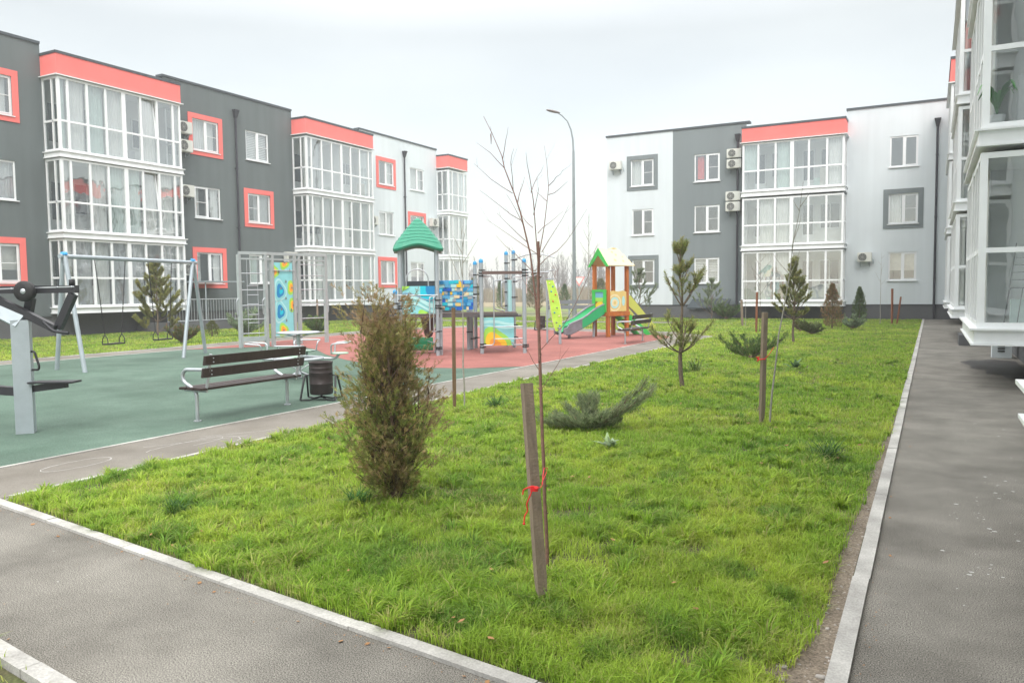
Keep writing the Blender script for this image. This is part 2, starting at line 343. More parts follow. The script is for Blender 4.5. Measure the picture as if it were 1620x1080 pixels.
kerb('kerb_front_of_lawn',[(-6.74,KFX(-6.74)),(-.365,KFX(-.365))],.08,.018)
kerb('kerb_left_of_lawn',[(-6.63,3.70),(-6.58,26.9)],.06,.022)
kerb('kerb_near_camera',[(-6.5,2.40),(-.4,1.55)],.085,.04)
kerb('kerb_play_line',[(x-.0,y) for x,y in RUBP[:7]],.045,.016,bot=-.02,seg=2)
kerb('kerb_play_far',[(x-.0,y) for x,y in RUBP[6:]],.06,.016,bot=-.02,seg=2)
kerb('kerb_path_far',PATHP[2:10],.07,.02,seg=1.5)
sheet('lawn_soil',[(-6.60,KFX(-6.6)+.04),(-.36,KFX(-.36)+.04),(-.36,44.2),(-31.4,44.2),(-31.4,2.2),(-20.85,2.2),(-20.8,16),(-21.35,23.5),(-21.35,28.3),(-19.45,32.35),(-14,31.05),(-8.6,29.36),(-6.52,26.95)],.002,SOIL)
sheet('bare_soil_strip',[(-.362,KFX(-.36)+.05),(-.362,12),(-.40,12),(-.45,9),(-.50,7),(-.56,5),(-.68,4.2),(-.85,KFX(-.85)+.05)],.006,BARE)
sheet('soil_near_camera',[(-6.5,2.35),(-.4,1.50),(-.4,-3),(-6.5,-3)],.004,SOIL)
sheet('far_path',[(-31,37.2),(-11,36.9),(-11,38.2),(-31,38.6)],.010,PATHM)

# ------------------------------------------------------------ facade builder
class Fac:
    def __init__(s,W,name,label,depth,group=None):
        s.W=W; s.root=thing(name,label,'building',W(0,0,0)); s.root.location=(0,0,0); s.depth=depth
    def box(s,mb,u0,u1,o0,o1,z0,z1,mi=0):
        p=s.W(u0,o0,z0); q=s.W(u1,o1,z1); mb.box(*p,*q,mi=mi); return mb
    def quad(s,mb,pts,mi=0,smooth=False): mb.add([s.W(*p) for p in pts],[tuple(range(len(pts)))],smooth,mi)
    def wall(s,u0,u1,z0,z1,holes,m,name='wall',rev=.13):
        us=sorted({u0,u1}|{h[0] for h in holes}|{h[1] for h in holes}); zs=sorted({z0,z1}|{h[2] for h in holes}|{h[3] for h in holes}); mb=MB()
        for a,b in zip(us[:-1],us[1:]):
            for c,d in zip(zs[:-1],zs[1:]):
                if any(h[0]<=a+1e-6 and h[1]>=b-1e-6 and h[2]<=c+1e-6 and h[3]>=d-1e-6 for h in holes): continue
                s.quad(mb,[(a,0,c),(b,0,c),(b,0,d),(a,0,d)])
        for a,b,c,d in holes:
            for P in ([(a,0,c),(a,0,d),(a,-rev,d),(a,-rev,c)],[(b,0,c),(b,0,d),(b,-rev,d),(b,-rev,c)],[(a,0,c),(b,0,c),(b,-rev,c),(a,-rev,c)],[(a,0,d),(b,0,d),(b,-rev,d),(a,-rev,d)]): s.quad(mb,P)
        return mb.build(name,m,s.root)
    def curtain(s,mb,u0,u1,o,z0,z1,waves=10,amp=.025,mi=0):
        n=max(6,int(abs(u1-u0)*waves*4)); ph=random.uniform(0,6)
        vs=[];fs=[]
        for i in range(n+1):
            u=u0+(u1-u0)*i/n; w=amp*math.sin(ph+i*math.pi/2*.9)+amp*.5*math.sin(i*.37+ph)
            vs+= [s.W(u,o+w,z0),s.W(u,o+w*.7,z1)]
        for i in range(n): fs.append((2*i,2*i+2,2*i+3,2*i+1))
        mb.add(vs,fs,True,mi)
    def window(s,u0,u1,z0,z1,surround=None,cur=None,flip=False,rail=True,content=None):
        o=-.06; ft=.065; mb=MB(); um=(u0+u1)/2
        B=lambda a,b,c,d,oo=0,t=.05:s.box(mb,a,b,o+oo-t/2,o+oo+t/2,c,d)
        B(u0,u0+ft,z0,z1);B(u1-ft,u1,z0,z1);B(u0+ft,u1-ft,z0,z0+ft);B(u0+ft,u1-ft,z1-ft,z1);B(um-.055,um+.055,z0+ft,z1-ft)
        sg=(um+.055,u1-ft) if not flip else (u0+ft,um-.055)
        B(sg[0],sg[0]+.035,z0+ft,z1-ft,.022,.04);B(sg[1]-.035,sg[1],z0+ft,z1-ft,.022,.04);B(sg[0]+.035,sg[1]-.035,z0+ft,z0+ft+.035,.022,.04);B(sg[0]+.035,sg[1]-.035,z1-ft-.035,z1-ft,.022,.04)
        if rail: B(sg[0]+.035,sg[1]-.035,(z0+z1)/2-.012,(z0+z1)/2+.012,.03,.02)
        wn=mb.build('window',WHITE,s.root)
        g=MB(); s.quad(g,[(u0+ft,o-.01,z0+ft),(um-.055,o-.01,z0+ft),(um-.055,o-.01,z1-ft),(u0+ft,o-.01,z1-ft)]); s.quad(g,[(um+.055,o-.01,z0+ft),(u1-ft,o-.01,z0+ft),(u1-ft,o-.01,z1-ft),(um+.055,o-.01,z1-ft)]); g.build('pane',GLASS,wn)
        sl=MB(); s.box(sl,u0-.06,u1+.06,-.005,.075,z0-.045,z0-.012); sl.build('sill',WHITE2,wn)
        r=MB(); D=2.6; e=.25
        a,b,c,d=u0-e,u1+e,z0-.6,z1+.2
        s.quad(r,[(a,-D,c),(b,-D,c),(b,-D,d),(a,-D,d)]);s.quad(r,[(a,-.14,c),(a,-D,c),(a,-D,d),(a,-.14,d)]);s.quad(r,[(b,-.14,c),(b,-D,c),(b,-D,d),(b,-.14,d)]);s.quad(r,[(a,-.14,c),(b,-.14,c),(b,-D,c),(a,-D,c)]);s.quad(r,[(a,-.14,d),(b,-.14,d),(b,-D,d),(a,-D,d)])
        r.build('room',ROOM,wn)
        if cur is None: cur=random.choice(['both','sheer','left','mint','blind','sand','grey'])
        c=MB(); M_=CURT
        if cur=='both': s.curtain(c,u0,u0+.42,-.24,z0+.0,z1); s.curtain(c,u1-.42,u1,-.24,z0,z1)
        elif cur=='sheer': s.curtain(c,u0,u1-.1,-.26,z0,z1)
        elif cur=='left': s.curtain(c,u0,um-.1,-.24,z0,z1)
        elif cur=='mint': s.curtain(c,u0,um,-.24,z0,z1); M_=CURT3
        elif cur=='sand': s.curtain(c,u0,u1,-.24,z0+.5,z1,waves=2,amp=.01); M_=CURT2
        elif cur=='grey': s.curtain(c,um-.2,u1,-.24,z0,z1); M_=CURT4
        elif cur=='red': s.curtain(c,u0+.15,u0+.5,-.2,z0+.15,z1-.1,waves=4); M_=REDC
        elif cur=='blind':
            n=int((z1-z0)/.09)
            for i in range(n): s.box(c,u0+.02,u1-.02,-.19,-.183,z0+.09*i+.02,z0+.09*i+.09)
        if c.f: c.build('curtain',M_,wn)
        if surround is not None:
            q=MB(); e=.24; h=.035
            s.box(q,u0-e,u0,0.001,h,z0-e,z1+e);s.box(q,u1,u1+e,0.001,h,z0-e,z1+e);s.box(q,u0,u1,0.001,h,z0-e,z0);s.box(q,u0,u1,0.001,h,z1,z1+e)
            q.build('surround',surround,wn)
        return wn
    def bay(s,u0,u1,prot,floors,halves,side,crown=(10.3,11.2),ledge=.06,rail=1.2,sides=(1,1),inner=True,bandh=.24,cols=None,tilt=()):
        """glazed balcony stack. floors: z of each band's top; halves: list of lists of pane widths along the front; side: pane widths on each side"""
        P=.045
        for k,(zb,zt) in enumerate(floors):
            mb=MB(); o1=prot
            # band below
            bd=MB(); s.box(bd,u0-.04,u1+.04,-.02,o1+.04,zb-bandh+.03,zb-.02); s.box(bd,u0-.10,u1+.10,-.02,o1+.10,zb-.02,zb+.012); s.box(bd,u0-.08,u1+.08,-.02,o1+.08,zb-bandh,zb-bandh+.028)
            # frame: front
            tot=sum(sum(h) for h in halves); L=u1-u0; sc=L/tot
            gl=MB(); cu=MB(); u=u0; z0=zb+.012; z1=zt
            zr=zb+rail
            def post(ua,ub,oa,ob,za=z0,zb_=z1): s.box(mb,ua,ub,oa,ob,za,zb_)
            s.box(mb,u0+.1,u1-.1,o1-.07,o1,z0,z0+.09); s.box(mb,u0+.1,u1-.1,o1-.07,o1,z1-.09,z1)
            edges=[]
            for hi,h in enumerate(halves):
                if hi>0: post(u-.09,u+.09,o1-.085,o1+.012)
                for wi,wd in enumerate(h):
                    ua=u; ub=u+wd*sc
                    edges.append((ua,ub)); u=ub
                    if wi<len(h)-1: post(u-.05,u+.05,o1-.075,o1+.004,z0+.09,z1-.09)
            post(u0,u0+.10,o1-.10,o1+.006); post(u1-.10,u1,o1-.10,o1+.006)
            s.box(mb,u0+.1,u1-.1,o1-.066,o1-.008,zr-.04,zr+.04)
            for i,(ua,ub) in enumerate(edges):
                for (za,zc) in ((z0+.09,zr-.04),(zr+.04,z1-.09)):
                    tl=random.uniform(-.004,.004); t2=random.uniform(-.004,.004)
                    if (k,i) in tilt and za>zr:
                        tz=.16
                        s.quad(gl,[(ua+.05,o1-.035,za),(ub-.05,o1-.035,za),(ub-.05,o1-.035-tz,zc),(ua+.05,o1-.035-tz,zc)])
                        for (x,y) in ((ua+.05,ua+.1),(ub-.1,ub-.05)):
                            mb.bar(s.W((x+y)/2,o1-.04,za),s.W((x+y)/2,o1-.04-tz,zc),.05,.05)
                    else: s.quad(gl,[(ua+.03,o1-.035+tl,za),(ub-.03,o1-.035+t2,za),(ub-.03,o1-.035+t2,zc),(ua+.03,o1-.035+tl,zc)])
                r=random.random()
                if r<(.72 if cols is None else .5):
                    ci={0:0,1:0,2:0,3:0,4:1,5:3}[random.randrange(6)] if cols is None else random.choice(cols)
                    lo=z0 if random.random()<.8 else zr
                    s.curtain(cu,ua+.05,ub-.02,o1-.22,lo,z1-.05,waves=8,amp=.02,mi=ci)
            # sides
            for su,en in ((u0,1),(u1,-1)):
                oo=o1-.1; s.box(mb,su,su+en*.07,0,oo,z0,z0+.09);s.box(mb,su,su+en*.07,0,oo,z1-.09,z1);s.box(mb,su,su+en*.06,.07,oo,zr-.04,zr+.04); s.box(mb,su,su+en*.07,0,.07,z0+.09,z1-.09)
                st=sum(side); x=0
                for wi,wd in enumerate(side):
                    xa=x; xb=x+wd/st*oo; x=xb
                    if wi<len(side)-1: s.box(mb,su,su+en*.07,xb-.04,xb+.04,z0+.09,z1-.09)
                    for (za,zc) in ((z0+.09,zr-.04),(zr+.04,z1-.09)): s.quad(gl,[(su+en*.03,xa+.03,za),(su+en*.03,xb-.02,za),(su+en*.03,xb-.02,zc),(su+en*.03,xa+.03,zc)])
            fr=mb.build('glazed_balcony',WHITE,s.root); gl.build('glazing',GLASS,fr); bd.build('floor_band',WHITE2,fr)
            if cu.f: cu.build('curtain',[CURT,CURT3,CURT2,CURT4],fr)
            # interior
            r=MB(); D=.45; a,b=u0+.02,u1-.02; c,d=zb-.015,zt+.02
            s.quad(r,[(a,-D,c),(b,-D,c),(b,-D,d),(a,-D,d)]);s.quad(r,[(a,0,c),(a,-D,c),(a,-D,d),(a,0,d)]);s.quad(r,[(b,0,c),(b,-D,c),(b,-D,d),(b,0,d)])
            s.quad(r,[(a,o1-.09,c+.02),(b,o1-.09,c+.02),(b,-D,c+.02),(a,-D,c+.02)]);s.quad(r,[(a,o1-.02,d-.01),(b,o1-.02,d-.01),(b,-D,d-.01),(a,-D,d-.01)])
            um=(a+b)/2; s.box(r,um-.06,um+.06,-D,o1-.10,c,d)     # party wall between the two flats
            r.build('balcony_interior',ROOMB,fr)
            # inner doors and windows
            iw=MB()
            for h0,h1 in ((a,um),(um,b)):
                hw=h1-h0
                for fa,fb,za,zc in ((.12,.38,.1,2.2),(.48,.9,.85,2.2)):
                    x0,x1=h0+hw*fa,h0+hw*fb
                    s.box(iw,x0,x1,-D+.01,-D+.05,c+za,c+zc,0)
                    xm=(x0+x1)/2
                    if fb-fa>.3:
                        s.box(iw,x0+.07,xm-.04,-D+.05,-D+.056,c+za+.07,c+zc-.07,1);s.box(iw,xm+.04,x1-.07,-D+.05,-D+.056,c+za+.07,c+zc-.07,1)
                    else: s.box(iw,x0+.08,x1-.08,-D+.05,-D+.056,c+za+.5,c+zc-.08,1)
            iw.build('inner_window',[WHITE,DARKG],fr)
            # odds and ends kept on the balcony
            it=MB()
            for _ in range(random.randrange(2,5)):
                ux=random.uniform(a+.3,b-.5); wd=random.uniform(.2,.45); hh=random.uniform(.3,1.1)
                s.box(it,ux,ux+wd,.15,.15+random.uniform(.2,.35),c+.03,c+.03+hh,random.choice([0,1,0,1,4,2,4,1,0,1,4,0,3 if hh<.5 else 0]))
            it.build('stored_boxes',[CURT2,CURT4,BLU1,REDC,CURT3],fr)
        if crown:
            c=MB(); s.box(c,u0-.03,u1+.03,-.30,prot+.03,crown[0]+.035,crown[1]); cr_=c.build('parapet_crown',PINK,s.root)
            l=MB(); s.box(l,u0-.12,u1+.12,-.02,prot+.12,crown[0],crown[0]+.034); l.build('ledge',WHITE2,cr_)
            t=MB(); s.box(t,u0-.06,u1+.06,-.33,prot+.06,crown[1],crown[1]+.10); t.build('coping',CAP,cr_)
    def pipe(s,u,ztop,o=.10):
        mb=MB(); mb.tube([s.W(u,o,.05),s.W(u,o,ztop-.35)],.055,10)
        vs=[s.W(u-.15,-.0+.02,ztop),s.W(u+.15,.02,ztop),s.W(u+.15,.26,ztop),s.W(u-.15,.26,ztop),s.W(u-.06,.05,ztop-.4),s.W(u+.06,.05,ztop-.4),s.W(u+.06,.16,ztop-.4),s.W(u-.06,.16,ztop-.4)]
        mb.add(vs,[(0,1,2,3),(4,5,6,7),(0,1,5,4),(1,2,6,5),(2,3,7,6),(3,0,4,7)])
        for z in (2,5,8): s.box(mb,u-.07,u+.07,0,.16,z,z+.04)
        mb.build('downpipe',PIPE,s.root)
    def coping(s,u0,u1,z,o=.05):
        c=MB(); s.box(c,u0,u1,-.4,o,z,z+.10); c.build('coping',CAP,s.root)
    def body(s,u0,u1,z,m,off=-.02):
        # roof and end walls (each its own part)
        r=MB(); s.quad(r,[(u0,-.35,z-.05),(u1,-.35,z-.05),(u1,-s.depth,z-.05),(u0,-s.depth,z-.05)]); r.build('roof',CAP,s.root)
        e=MB()
        for u in(u0,u1): s.quad(e,[(u,0,0),(u,-s.depth,0),(u,-s.depth,z),(u,0,z)])
        s.quad(e,[(u0,-s.depth,0),(u1,-s.depth,0),(u1,-s.depth,z),(u0,-s.depth,z)])
        e.build('end_walls',m,s.root)
def air_con(W,u,z,label,group='air conditioners on the walls',w=.82,h=.56,d=.30):
    """outdoor unit standing off the wall on brackets; u,z of its lower left corner seen from outside"""
    c=W(u+w/2,0,z); n=Vector(W(0,1,0))-Vector(W(0,0,0)); e=Vector(W(1,0,0))-Vector(W(0,0,0))
    t=thing('air_conditioner',label,'air conditioner',c,0,group)
    def L(a,o,zz): v=e*a+n*o; return (v.x,v.y,zz)
    b=MB(); p=L(-w/2,.09,0); q=L(w/2,.09+d,h); b.bbox(min(p[0],q[0]),min(p[1],q[1]),0,max(p[0],q[0]),max(p[1],q[1]),h,.02); b.build('casing',ACW,t)
    side=-w*.14
    f=MB(); C=Vector(L(side,.09+d+.004,h/2))
    ring=[(h*.40,0),(h*.40,.02),(h*.44,.02),(h*.44,0)]
    vs=[];fs=[];nn=22
    for r_,o_ in ring:
        for k in range(nn):
            a=2*math.pi*k/nn; vs.append(C+e*(r_*math.cos(a))+Vector((0,0,r_*math.sin(a)))+n*o_)
    for i in range(3):
        for k in range(nn): fs.append((i*nn+k,i*nn+(k+1)%nn,(i+1)*nn+(k+1)%nn,(i+1)*nn+k))
    f.add(vs,fs,mi=0)
    f.add([C+e*(h*.40*math.cos(2*math.pi*k/nn))+Vector((0,0,h*.40*math.sin(2*math.pi*k/nn)))+n*.001 for k in range(nn)],[tuple(range(nn))],mi=1)
    for k in range(1,5): 
        r_=h*.40*k/5; f.tube([C+e*(r_*math.cos(2*math.pi*j/16))+Vector((0,0,r_*math.sin(2*math.pi*j/16)))+n*.016 for j in range(17)],.004,4,mi=0,cap=False)
    for k in range(8):
        a=math.pi*k/4; f.tube([C+n*.018,C+e*(h*.41*math.cos(a))+Vector((0,0,h*.41*math.sin(a)))+n*.018],.004,4,mi=0)
    f.build('fan_grille',[ACW,ACD],t)
    k=MB()
    for s_ in(-.32,.32):
        k.bar(L(w*s_,0,-.02),L(w*s_,.09+d*.9,-.02),.03,.03); k.bar(L(w*s_,.01,-.25),L(w*s_,.01,-.02),.03,.02); k.bar(L(w*s_,.02,-.22),L(w*s_,.33,-.035),.02,.02)
    k.tube([L(w/2,.15,h*.3),L(w/2+.06,.12,h*.2),L(w/2+.06,.02,-.1)],.015,6)
    k.build('bracket',GREYP,t)
    return t

# ------------------------------------------------------------ left apartment building (facade along Y at X=-31.5)
random.seed(11)
WL=lambda u,o,z:(-31.5+o,u,z)
LB=Fac(WL,'apartment_building','long left building, mostly dark grey, with pink crowns over three stacks of glazed balconies',12)
fl=[(1.17,3.93),(4.19,7.10),(7.37,10.28)]
wz={3:(8.6,10.1),2:(5.36,6.87),1:(2.18,3.69)}
def winset(F,cols,segs):
    pass
leftwins={ # section: list of (u0,u1,floor,surround,curtain)
 'A':[(16.85,18.43,3,PINK,'sheer'),(16.85,18.43,2,None,'grey'),(16.85,18.43,1,PINK,'sand'),(13.2,14.8,3,None,'both'),(13.2,14.8,2,PINK,None),(13.2,14.8,1,None,None)],
 'B':[(26.87,28.45,3,PINK,'sheer'),(26.87,28.45,2,None,'both'),(26.87,28.45,1,PINK,'both'),(30.23,31.82,3,None,'blind'),(30.23,31.82,2,PINK,'grey'),(30.23,31.82,1,None,'mint')],
 'C':[(41.35,42.95,3,PINK,'both'),(41.3,42.9,2,None,'sheer'),(41.35,42.9,1,PINK,'both'),(44.85,46.5,3,None,'sheer'),(44.75,46.4,2,PINK,'grey'),(44.75,46.4,1,None,'sand')]}
def holes(l,fl_=None): return [(a,b,*wz[f]) for a,b,f,_,_ in l]
LB.wall(2,19.6,.82,11.62,holes(leftwins['A']),GREYW); LB.coping(2,19.6,11.62)
LB.wall(25.3,33.6,.82,11.68,holes(leftwins['B']),GREYW); LB.coping(25.25,33.6,11.68)
LB.wall(39.5,48.15,.82,11.72,holes(leftwins['C']),PALEW); LB.coping(39.45,48.15,11.72)
LB.wall(50.7,51.3,.82,11.3,[],PALEW)
for a,b,zz in ((19.6,25.3,11.15),(33.6,39.5,11.2),(48.15,50.7,11.25)): # wall behind the glazed stacks, broken by nothing but the balcony doors
    mb=MB(); LB.box(mb,a,b,-.6,-.5,.0,zz); mb.build('wall',PALEW,LB.root)
    mb=MB(); LB.box(mb,a,b,-.49,-.0,.0,.9); mb.build('plinth',PLINTH,LB.root)
for a,b in ((2,19.6),(25.3,33.6),(39.5,48.15),(50.7,51.3)):
    mb=MB(); LB.box(mb,a,b,-.3,-.03,0,.82); mb.build('plinth',PLINTH,LB.root)
    mb=MB(); LB.box(mb,a,b,-.02,.02,.80,.835); mb.build('plinth_ledge',CAP,LB.root)
LB.body(2,51.3,11.0,PALEW)
for k in leftwins:
    for a,b,f,sr,cu in leftwins[k]: LB.window(a,b,*wz[f],surround=sr,cur=cu,flip=(f==2))
LB.bay(19.62,25.38,1.0,fl,[[.4,.8,.8,.8],[.8,.8,.8,.4]],[.7,.35],crown=(10.30,11.15),tilt=((2,5),(1,5)))
LB.bay(33.62,39.5,1.0,fl,[[.4,.8,.8,.8],[.8,.8,.8,.4]],[.7,.35],crown=(10.36,11.22))
LB.bay(48.15,50.7,1.0,fl,[[.5,.8,.8,.5]],[.6,.6],crown=(10.42,11.28))
LB.pipe(29.5,10.95); LB.pipe(44.1,11.05)
air_con(WL,25.75,9.2,'upper of the two units stacked beside the top floor of the nearest left glazed balconies')
air_con(WL,25.75,8.35,'lower of the two units stacked beside the top floor of the nearest left glazed balconies')
air_con(WL,25.75,6.25,'cream unit between glazed balcony and plain first-floor window on the dark grey wall')
air_con(WL,25.72,2.55,'cream unit low on the left wall beside the pink framed ground floor window')
air_con(WL,32.6,3.35,'cream unit above the grey climbing frame, left of the middle glazed stack')
air_con(WL,39.95,5.9,'cream unit on the white wall just right of the middle glazed stack')
air_con(WL,46.95,6.25,'cream unit between the green play roof and the farthest left glazed stack')

# basement entrance at the left wall
t=thing('basement_entrance','small barred railing and flat canopy over basement steps at foot of the dark grey wall','entrance',(-30.6,25.8,0))
mb=MB()
mb.box(1.02,-2.4,0,1.18,1.9,.42); mb.box(-.85,-2.4,0,1.0,-2.24,.42); mb.build('low_wall',PLINTH,t)
mb=MB()
for z in(.46,1.42): mb.tube([(1.1,-2.32,z),(1.1,1.85,z)],.022,6)
for i in range(27): mb.tube([(1.1,-2.30+i*.158,.44),(1.1,-2.30+i*.158,1.42)],.012,5)
mb.build('railing',STEEL,t)
mb=MB()
for y in(-.2,1.85): mb.tube([(1.1,y,.42),(1.1,y,2.2)],.03,6)
mb.box(-.8,-.35,2.2,1.25,2.0,2.26); mb.build('canopy',GREYP,t)

# ------------------------------------------------------------ back apartment building (facade along X at Y=44.2)
WB=lambda u,o,z:(u,44.2-o,z)
BB=Fac(WB,'apartment_building','building closing the yard at the back, pale and grey with one glazed stack',14)
wz2={3:(7.58,9.08),2:(4.77,6.25),1:(1.95,3.36)}
bw={'A':[(-15.52,-14.15,3,MIDG,'left'),(-15.45,-14.17,2,None,'none'),(-15.45,-14.1,1,MIDG,'none')],
    'B':[(-11.81,-10.4,3,None,'red'),(-11.8,-10.4,2,None,'none'),(-11.8,-10.4,1,None,'blind')],
    'C':[(-1.96,-.70,3,None,'none'),(-1.98,-.66,2,MIDG,'left'),(-1.94,-.68,1,None,'sand')]}
H2=lambda l:[(a,b,*wz2[f]) for a,b,f,_,_ in l]
BB.wall(-17.0,-13.04,.74,10.52,H2(bw['A']),PALEW); BB.wall(-13.04,-8.98,.74,10.52,H2(bw['B']),MIDG); BB.coping(-17.05,-8.8,10.52)
BB.wall(-3.95,1.6,.74,10.60,H2(bw['C']),PALEW); BB.coping(-4.0,8,10.60); BB.wall(1.6,8,.74,10.6,[],PALEW)
for a,b in((-17,-8.98),(-3.95,8)):
    mb=MB(); BB.box(mb,a,b,-.3,-.03,0,.74); mb.build('plinth',PLINTH,BB.root)
    mb=MB(); BB.box(mb,a,b,-.02,.015,.725,.75); mb.build('plinth_ledge',CAP,BB.root)
mb=MB(); BB.box(mb,-8.98,-3.95,-.6,-.5,0,10.1); mb.build('wall',PALEW,BB.root)
mb=MB(); BB.box(mb,-8.98,-3.95,-.49,0,0,.7); mb.build('plinth',PLINTH,BB.root)
BB.body(-17,8,10.2,PALEW)
for k in bw:
    for a,b,f,sr,cu in bw[k]: BB.window(a,b,*wz2[f],surround=sr,cur=cu,rail=(k!='C' or f==2))
BB.bay(-8.96,-3.96,1.08,[(.93,3.56),(3.86,6.36),(6.70,9.22)],[[.8,.85,.8],[.8,.85,.8]],[.6,.4],crown=(9.25,10.02),bandh=.25,rail=1.08,cols=[0,0,1,0])
BB.pipe(-9.42,9.95); BB.pipe(.12,9.75)
mb=MB(); 
mb.add([(-6.3,46.5,10.0),(-4.7,46.5,10.0),(-4.7,48.5,10.0),(-6.3,48.5,10.0),(-5.5,47.5,10.95)],[(0,1,4),(1,2,4),(2,3,4),(3,0,4)]); mb.build('roof_vent',CAP,BB.root)
air_con(WB,-16.72,8.58,'unit alone at the top left corner of the pale back wall',w=.72,h=.5)
air_con(WB,-9.95,8.68,'highest unit on the drainpipe of the back building',w=.78,h=.48)
air_con(WB,-9.95,8.12,'second highest unit on the drainpipe of the back building',w=.78,h=.48)
air_con(WB,-10.0,6.38,'third unit down on the drainpipe of the back building',w=.78,h=.5)
air_con(WB,-10.0,5.82,'lowest unit on the drainpipe of the back building',w=.78,h=.5)
air_con(WB,-3.35,2.90,'unit alone on the pale wall left of the ground floor window at the back',w=.66,h=.48)
# box vent with sloping lid by the back wall
t=thing('basement_hatch','dark sloping hatch box against the grey back wall behind the small pine','hatch',(-10.8,43.55,0))
mb=MB(); mb.add([(-1.05,-.7,.55),(1.05,-.7,.55),(1.05,.55,1.0),(-1.05,.55,1.0),(-1.05,-.7,.62),(1.05,-.7,.62),(1.05,.55,1.07),(-1.05,.55,1.07)],[(0,1,2,3),(4,5,6,7),(0,1,5,4),(1,2,6,5),(2,3,7,6),(3,0,4,7)]); mb.build('lid',CAP,t)
mb=MB(); mb.box(-.95,-.55,0,.95,-.45,.5); mb.box(-.95,-.45,0,-.85,.55,.5); mb.box(.85,-.45,0,.95,.55,.5); mb.build('low_wall',PLINTH,t)

# ------------------------------------------------------------ right apartment building (facade along Y at X=1.65)
WR=lambda u,o,z:(1.65-o,u,z)
RB=Fac(WR,'apartment_building','pale building at the right edge whose white glazed balconies overhang the asphalt',12)
flR=[(.96,3.72),(4.07,6.80),(7.12,9.95)]
RB.wall(-4,6.7,.5,10.6,[],PALEW) if False else None
def seg(a,b,m=PALEW):
    mb=MB(); RB.box(mb,a,b,-.1,0,.6,10.9); mb.build('wall',m,RB.root); RB.coping(a,b,10.9)
seg(-4,1.0); seg(6.6,14.55); seg(19.6,26.55); seg(32.6,37.9); seg(43,44.15)
for a,b in ((1.0,6.6),(14.55,19.6),(26.55,32.6),(37.9,43)):
    mb=MB(); RB.box(mb,a,b,-.6,-.5,0,10.9); mb.build('wall',PALEW,RB.root)
mb=MB(); RB.box(mb,-4,44.15,-.45,-.11,0,.6); mb.build('plinth',PLINTH,RB.root)
RB.body(-4,44.1,10.6,PALEW)
RB.bay(1.0,6.62,1.0,flR,[[.8,.8,.8],[.8,.8,.8]],[1],crown=(10.0,11.1),bandh=.26,rail=1.24)
RB.bay(14.55,19.6,1.0,flR,[[.8,.8,.8],[.8,.8,.8]],[1],crown=(10.0,11.1),bandh=.26,rail=1.24,cols=[0])
RB.bay(26.55,32.6,1.05,flR,[[.8,.8,.8],[.8,.8,.8]],[.6,.4],crown=(9.98,11.1),bandh=.26,rail=1.24)
RB.bay(37.9,43,1.08,flR,[[.8,.8,.8],[.8,.8,.8]],[.6,.4],crown=(9.98,10.95),bandh=.26,rail=1.24)
mb=MB(); mb.box(.70,24.95,0,2.0,26.2,.30); mb.build('basement_wall',PLINTH,RB.root)
mb=MB(); mb.box(1.25,21.0,0,1.64,21.3,.62); mb.build('pier',PALEW,RB.root)
vb=MB()
for i in range(7): vb.box(1.36,20.985,.14+i*.06,1.50,20.999,.17+i*.06)
vb.build('vent',BLACK,RB.root)
# patch of darker asphalt under the glazed balconies
def chalk():
    m=MB(); r=random.Random(3)
    def line(pts,w=.012):
        for (x0,y0),(x1,y1) in zip(pts[:-1],pts[1:]):
            d=Vector((x1-x0,y1-y0,0)); n=Vector((-d.y,d.x,0)).normalized()*w*r.uniform(.5,1)/2; a=Vector((x0,y0,.0065)); b=Vector((x1,y1,.0065)); m.add([a-n,b-n,b+n,a+n],[(0,1,2,3)])
    circ=lambda cx,cy,a,b,n=22,f=1:[(cx+a*math.cos(6.283*f*i/n)+r.uniform(-.01,.01),cy+b*math.sin(6.283*f*i/n)) for i in range(n+1)]
    line(circ(-7.35,4.75,.16,.35)); line(circ(-7.2,5.9,.12,.5,f=.7)); line(circ(-7.1,6.2,.25,.3,f=.5)); line([(-7.5,5.6),(-7.0,6.6)]); line([(-7.45,6.3),(-7.05,6.9),(-7.0,7.1)])
    tag(m.build('chalk_marks',mat('chalk',(.48,.47,.45),.9)),'faint chalk lines drawn on the light path','chalk',kind='structure')
chalk()
def specks():
    r=random.Random(12); m=MB()
    for i in range(80):
        cx,cy,sp=r.choice([(.35,6.6,.35),(.5,7.6,.3),(.25,5.2,.25),(.4,9.5,.6),(.8,6.0,.5),(-4.6,3.05,.7)]); x=cx+r.gauss(0,sp*.4); y=cy+r.gauss(0,sp); s_=r.choice([.003,.004,.005,.007,.012])
        if not(-.3<x<1.6 or x<-3): continue
        if x<-3 and not(KFX(x)-1.2<y<KFX(x)-.1): continue
        n=7; m.add([(x+s_*r.uniform(.6,1.3)*math.cos(6.283*k/n)*1.3,y+s_*r.uniform(.6,1.3)*math.sin(6.283*k/n),.0035) for k in range(n)],[tuple(range(n))])
    tag(m.build('asphalt_specks',mat('speck_white',(.5,.5,.48),.8,var=.2)),'pale specks dropped on the asphalt','specks',kind='stuff')
specks()
sheet('dark_asphalt_patch',[(.58,19.6),(.75,18.7),(.72,18.2),(.98,17.9),(.93,17.2),(1.22,16.9),(1.18,16.5),(1.45,16.3),(1.64,15.8),(1.64,20.2),(1.2,20.5),(.95,20.1),(.8,20.25)],.004,surfmat('dark_asphalt',(.03,.026,.024),(.05,.045,.042),big=1.5,rough=.5,bump=.5))  # irregular patch, darker than the asphalt around it
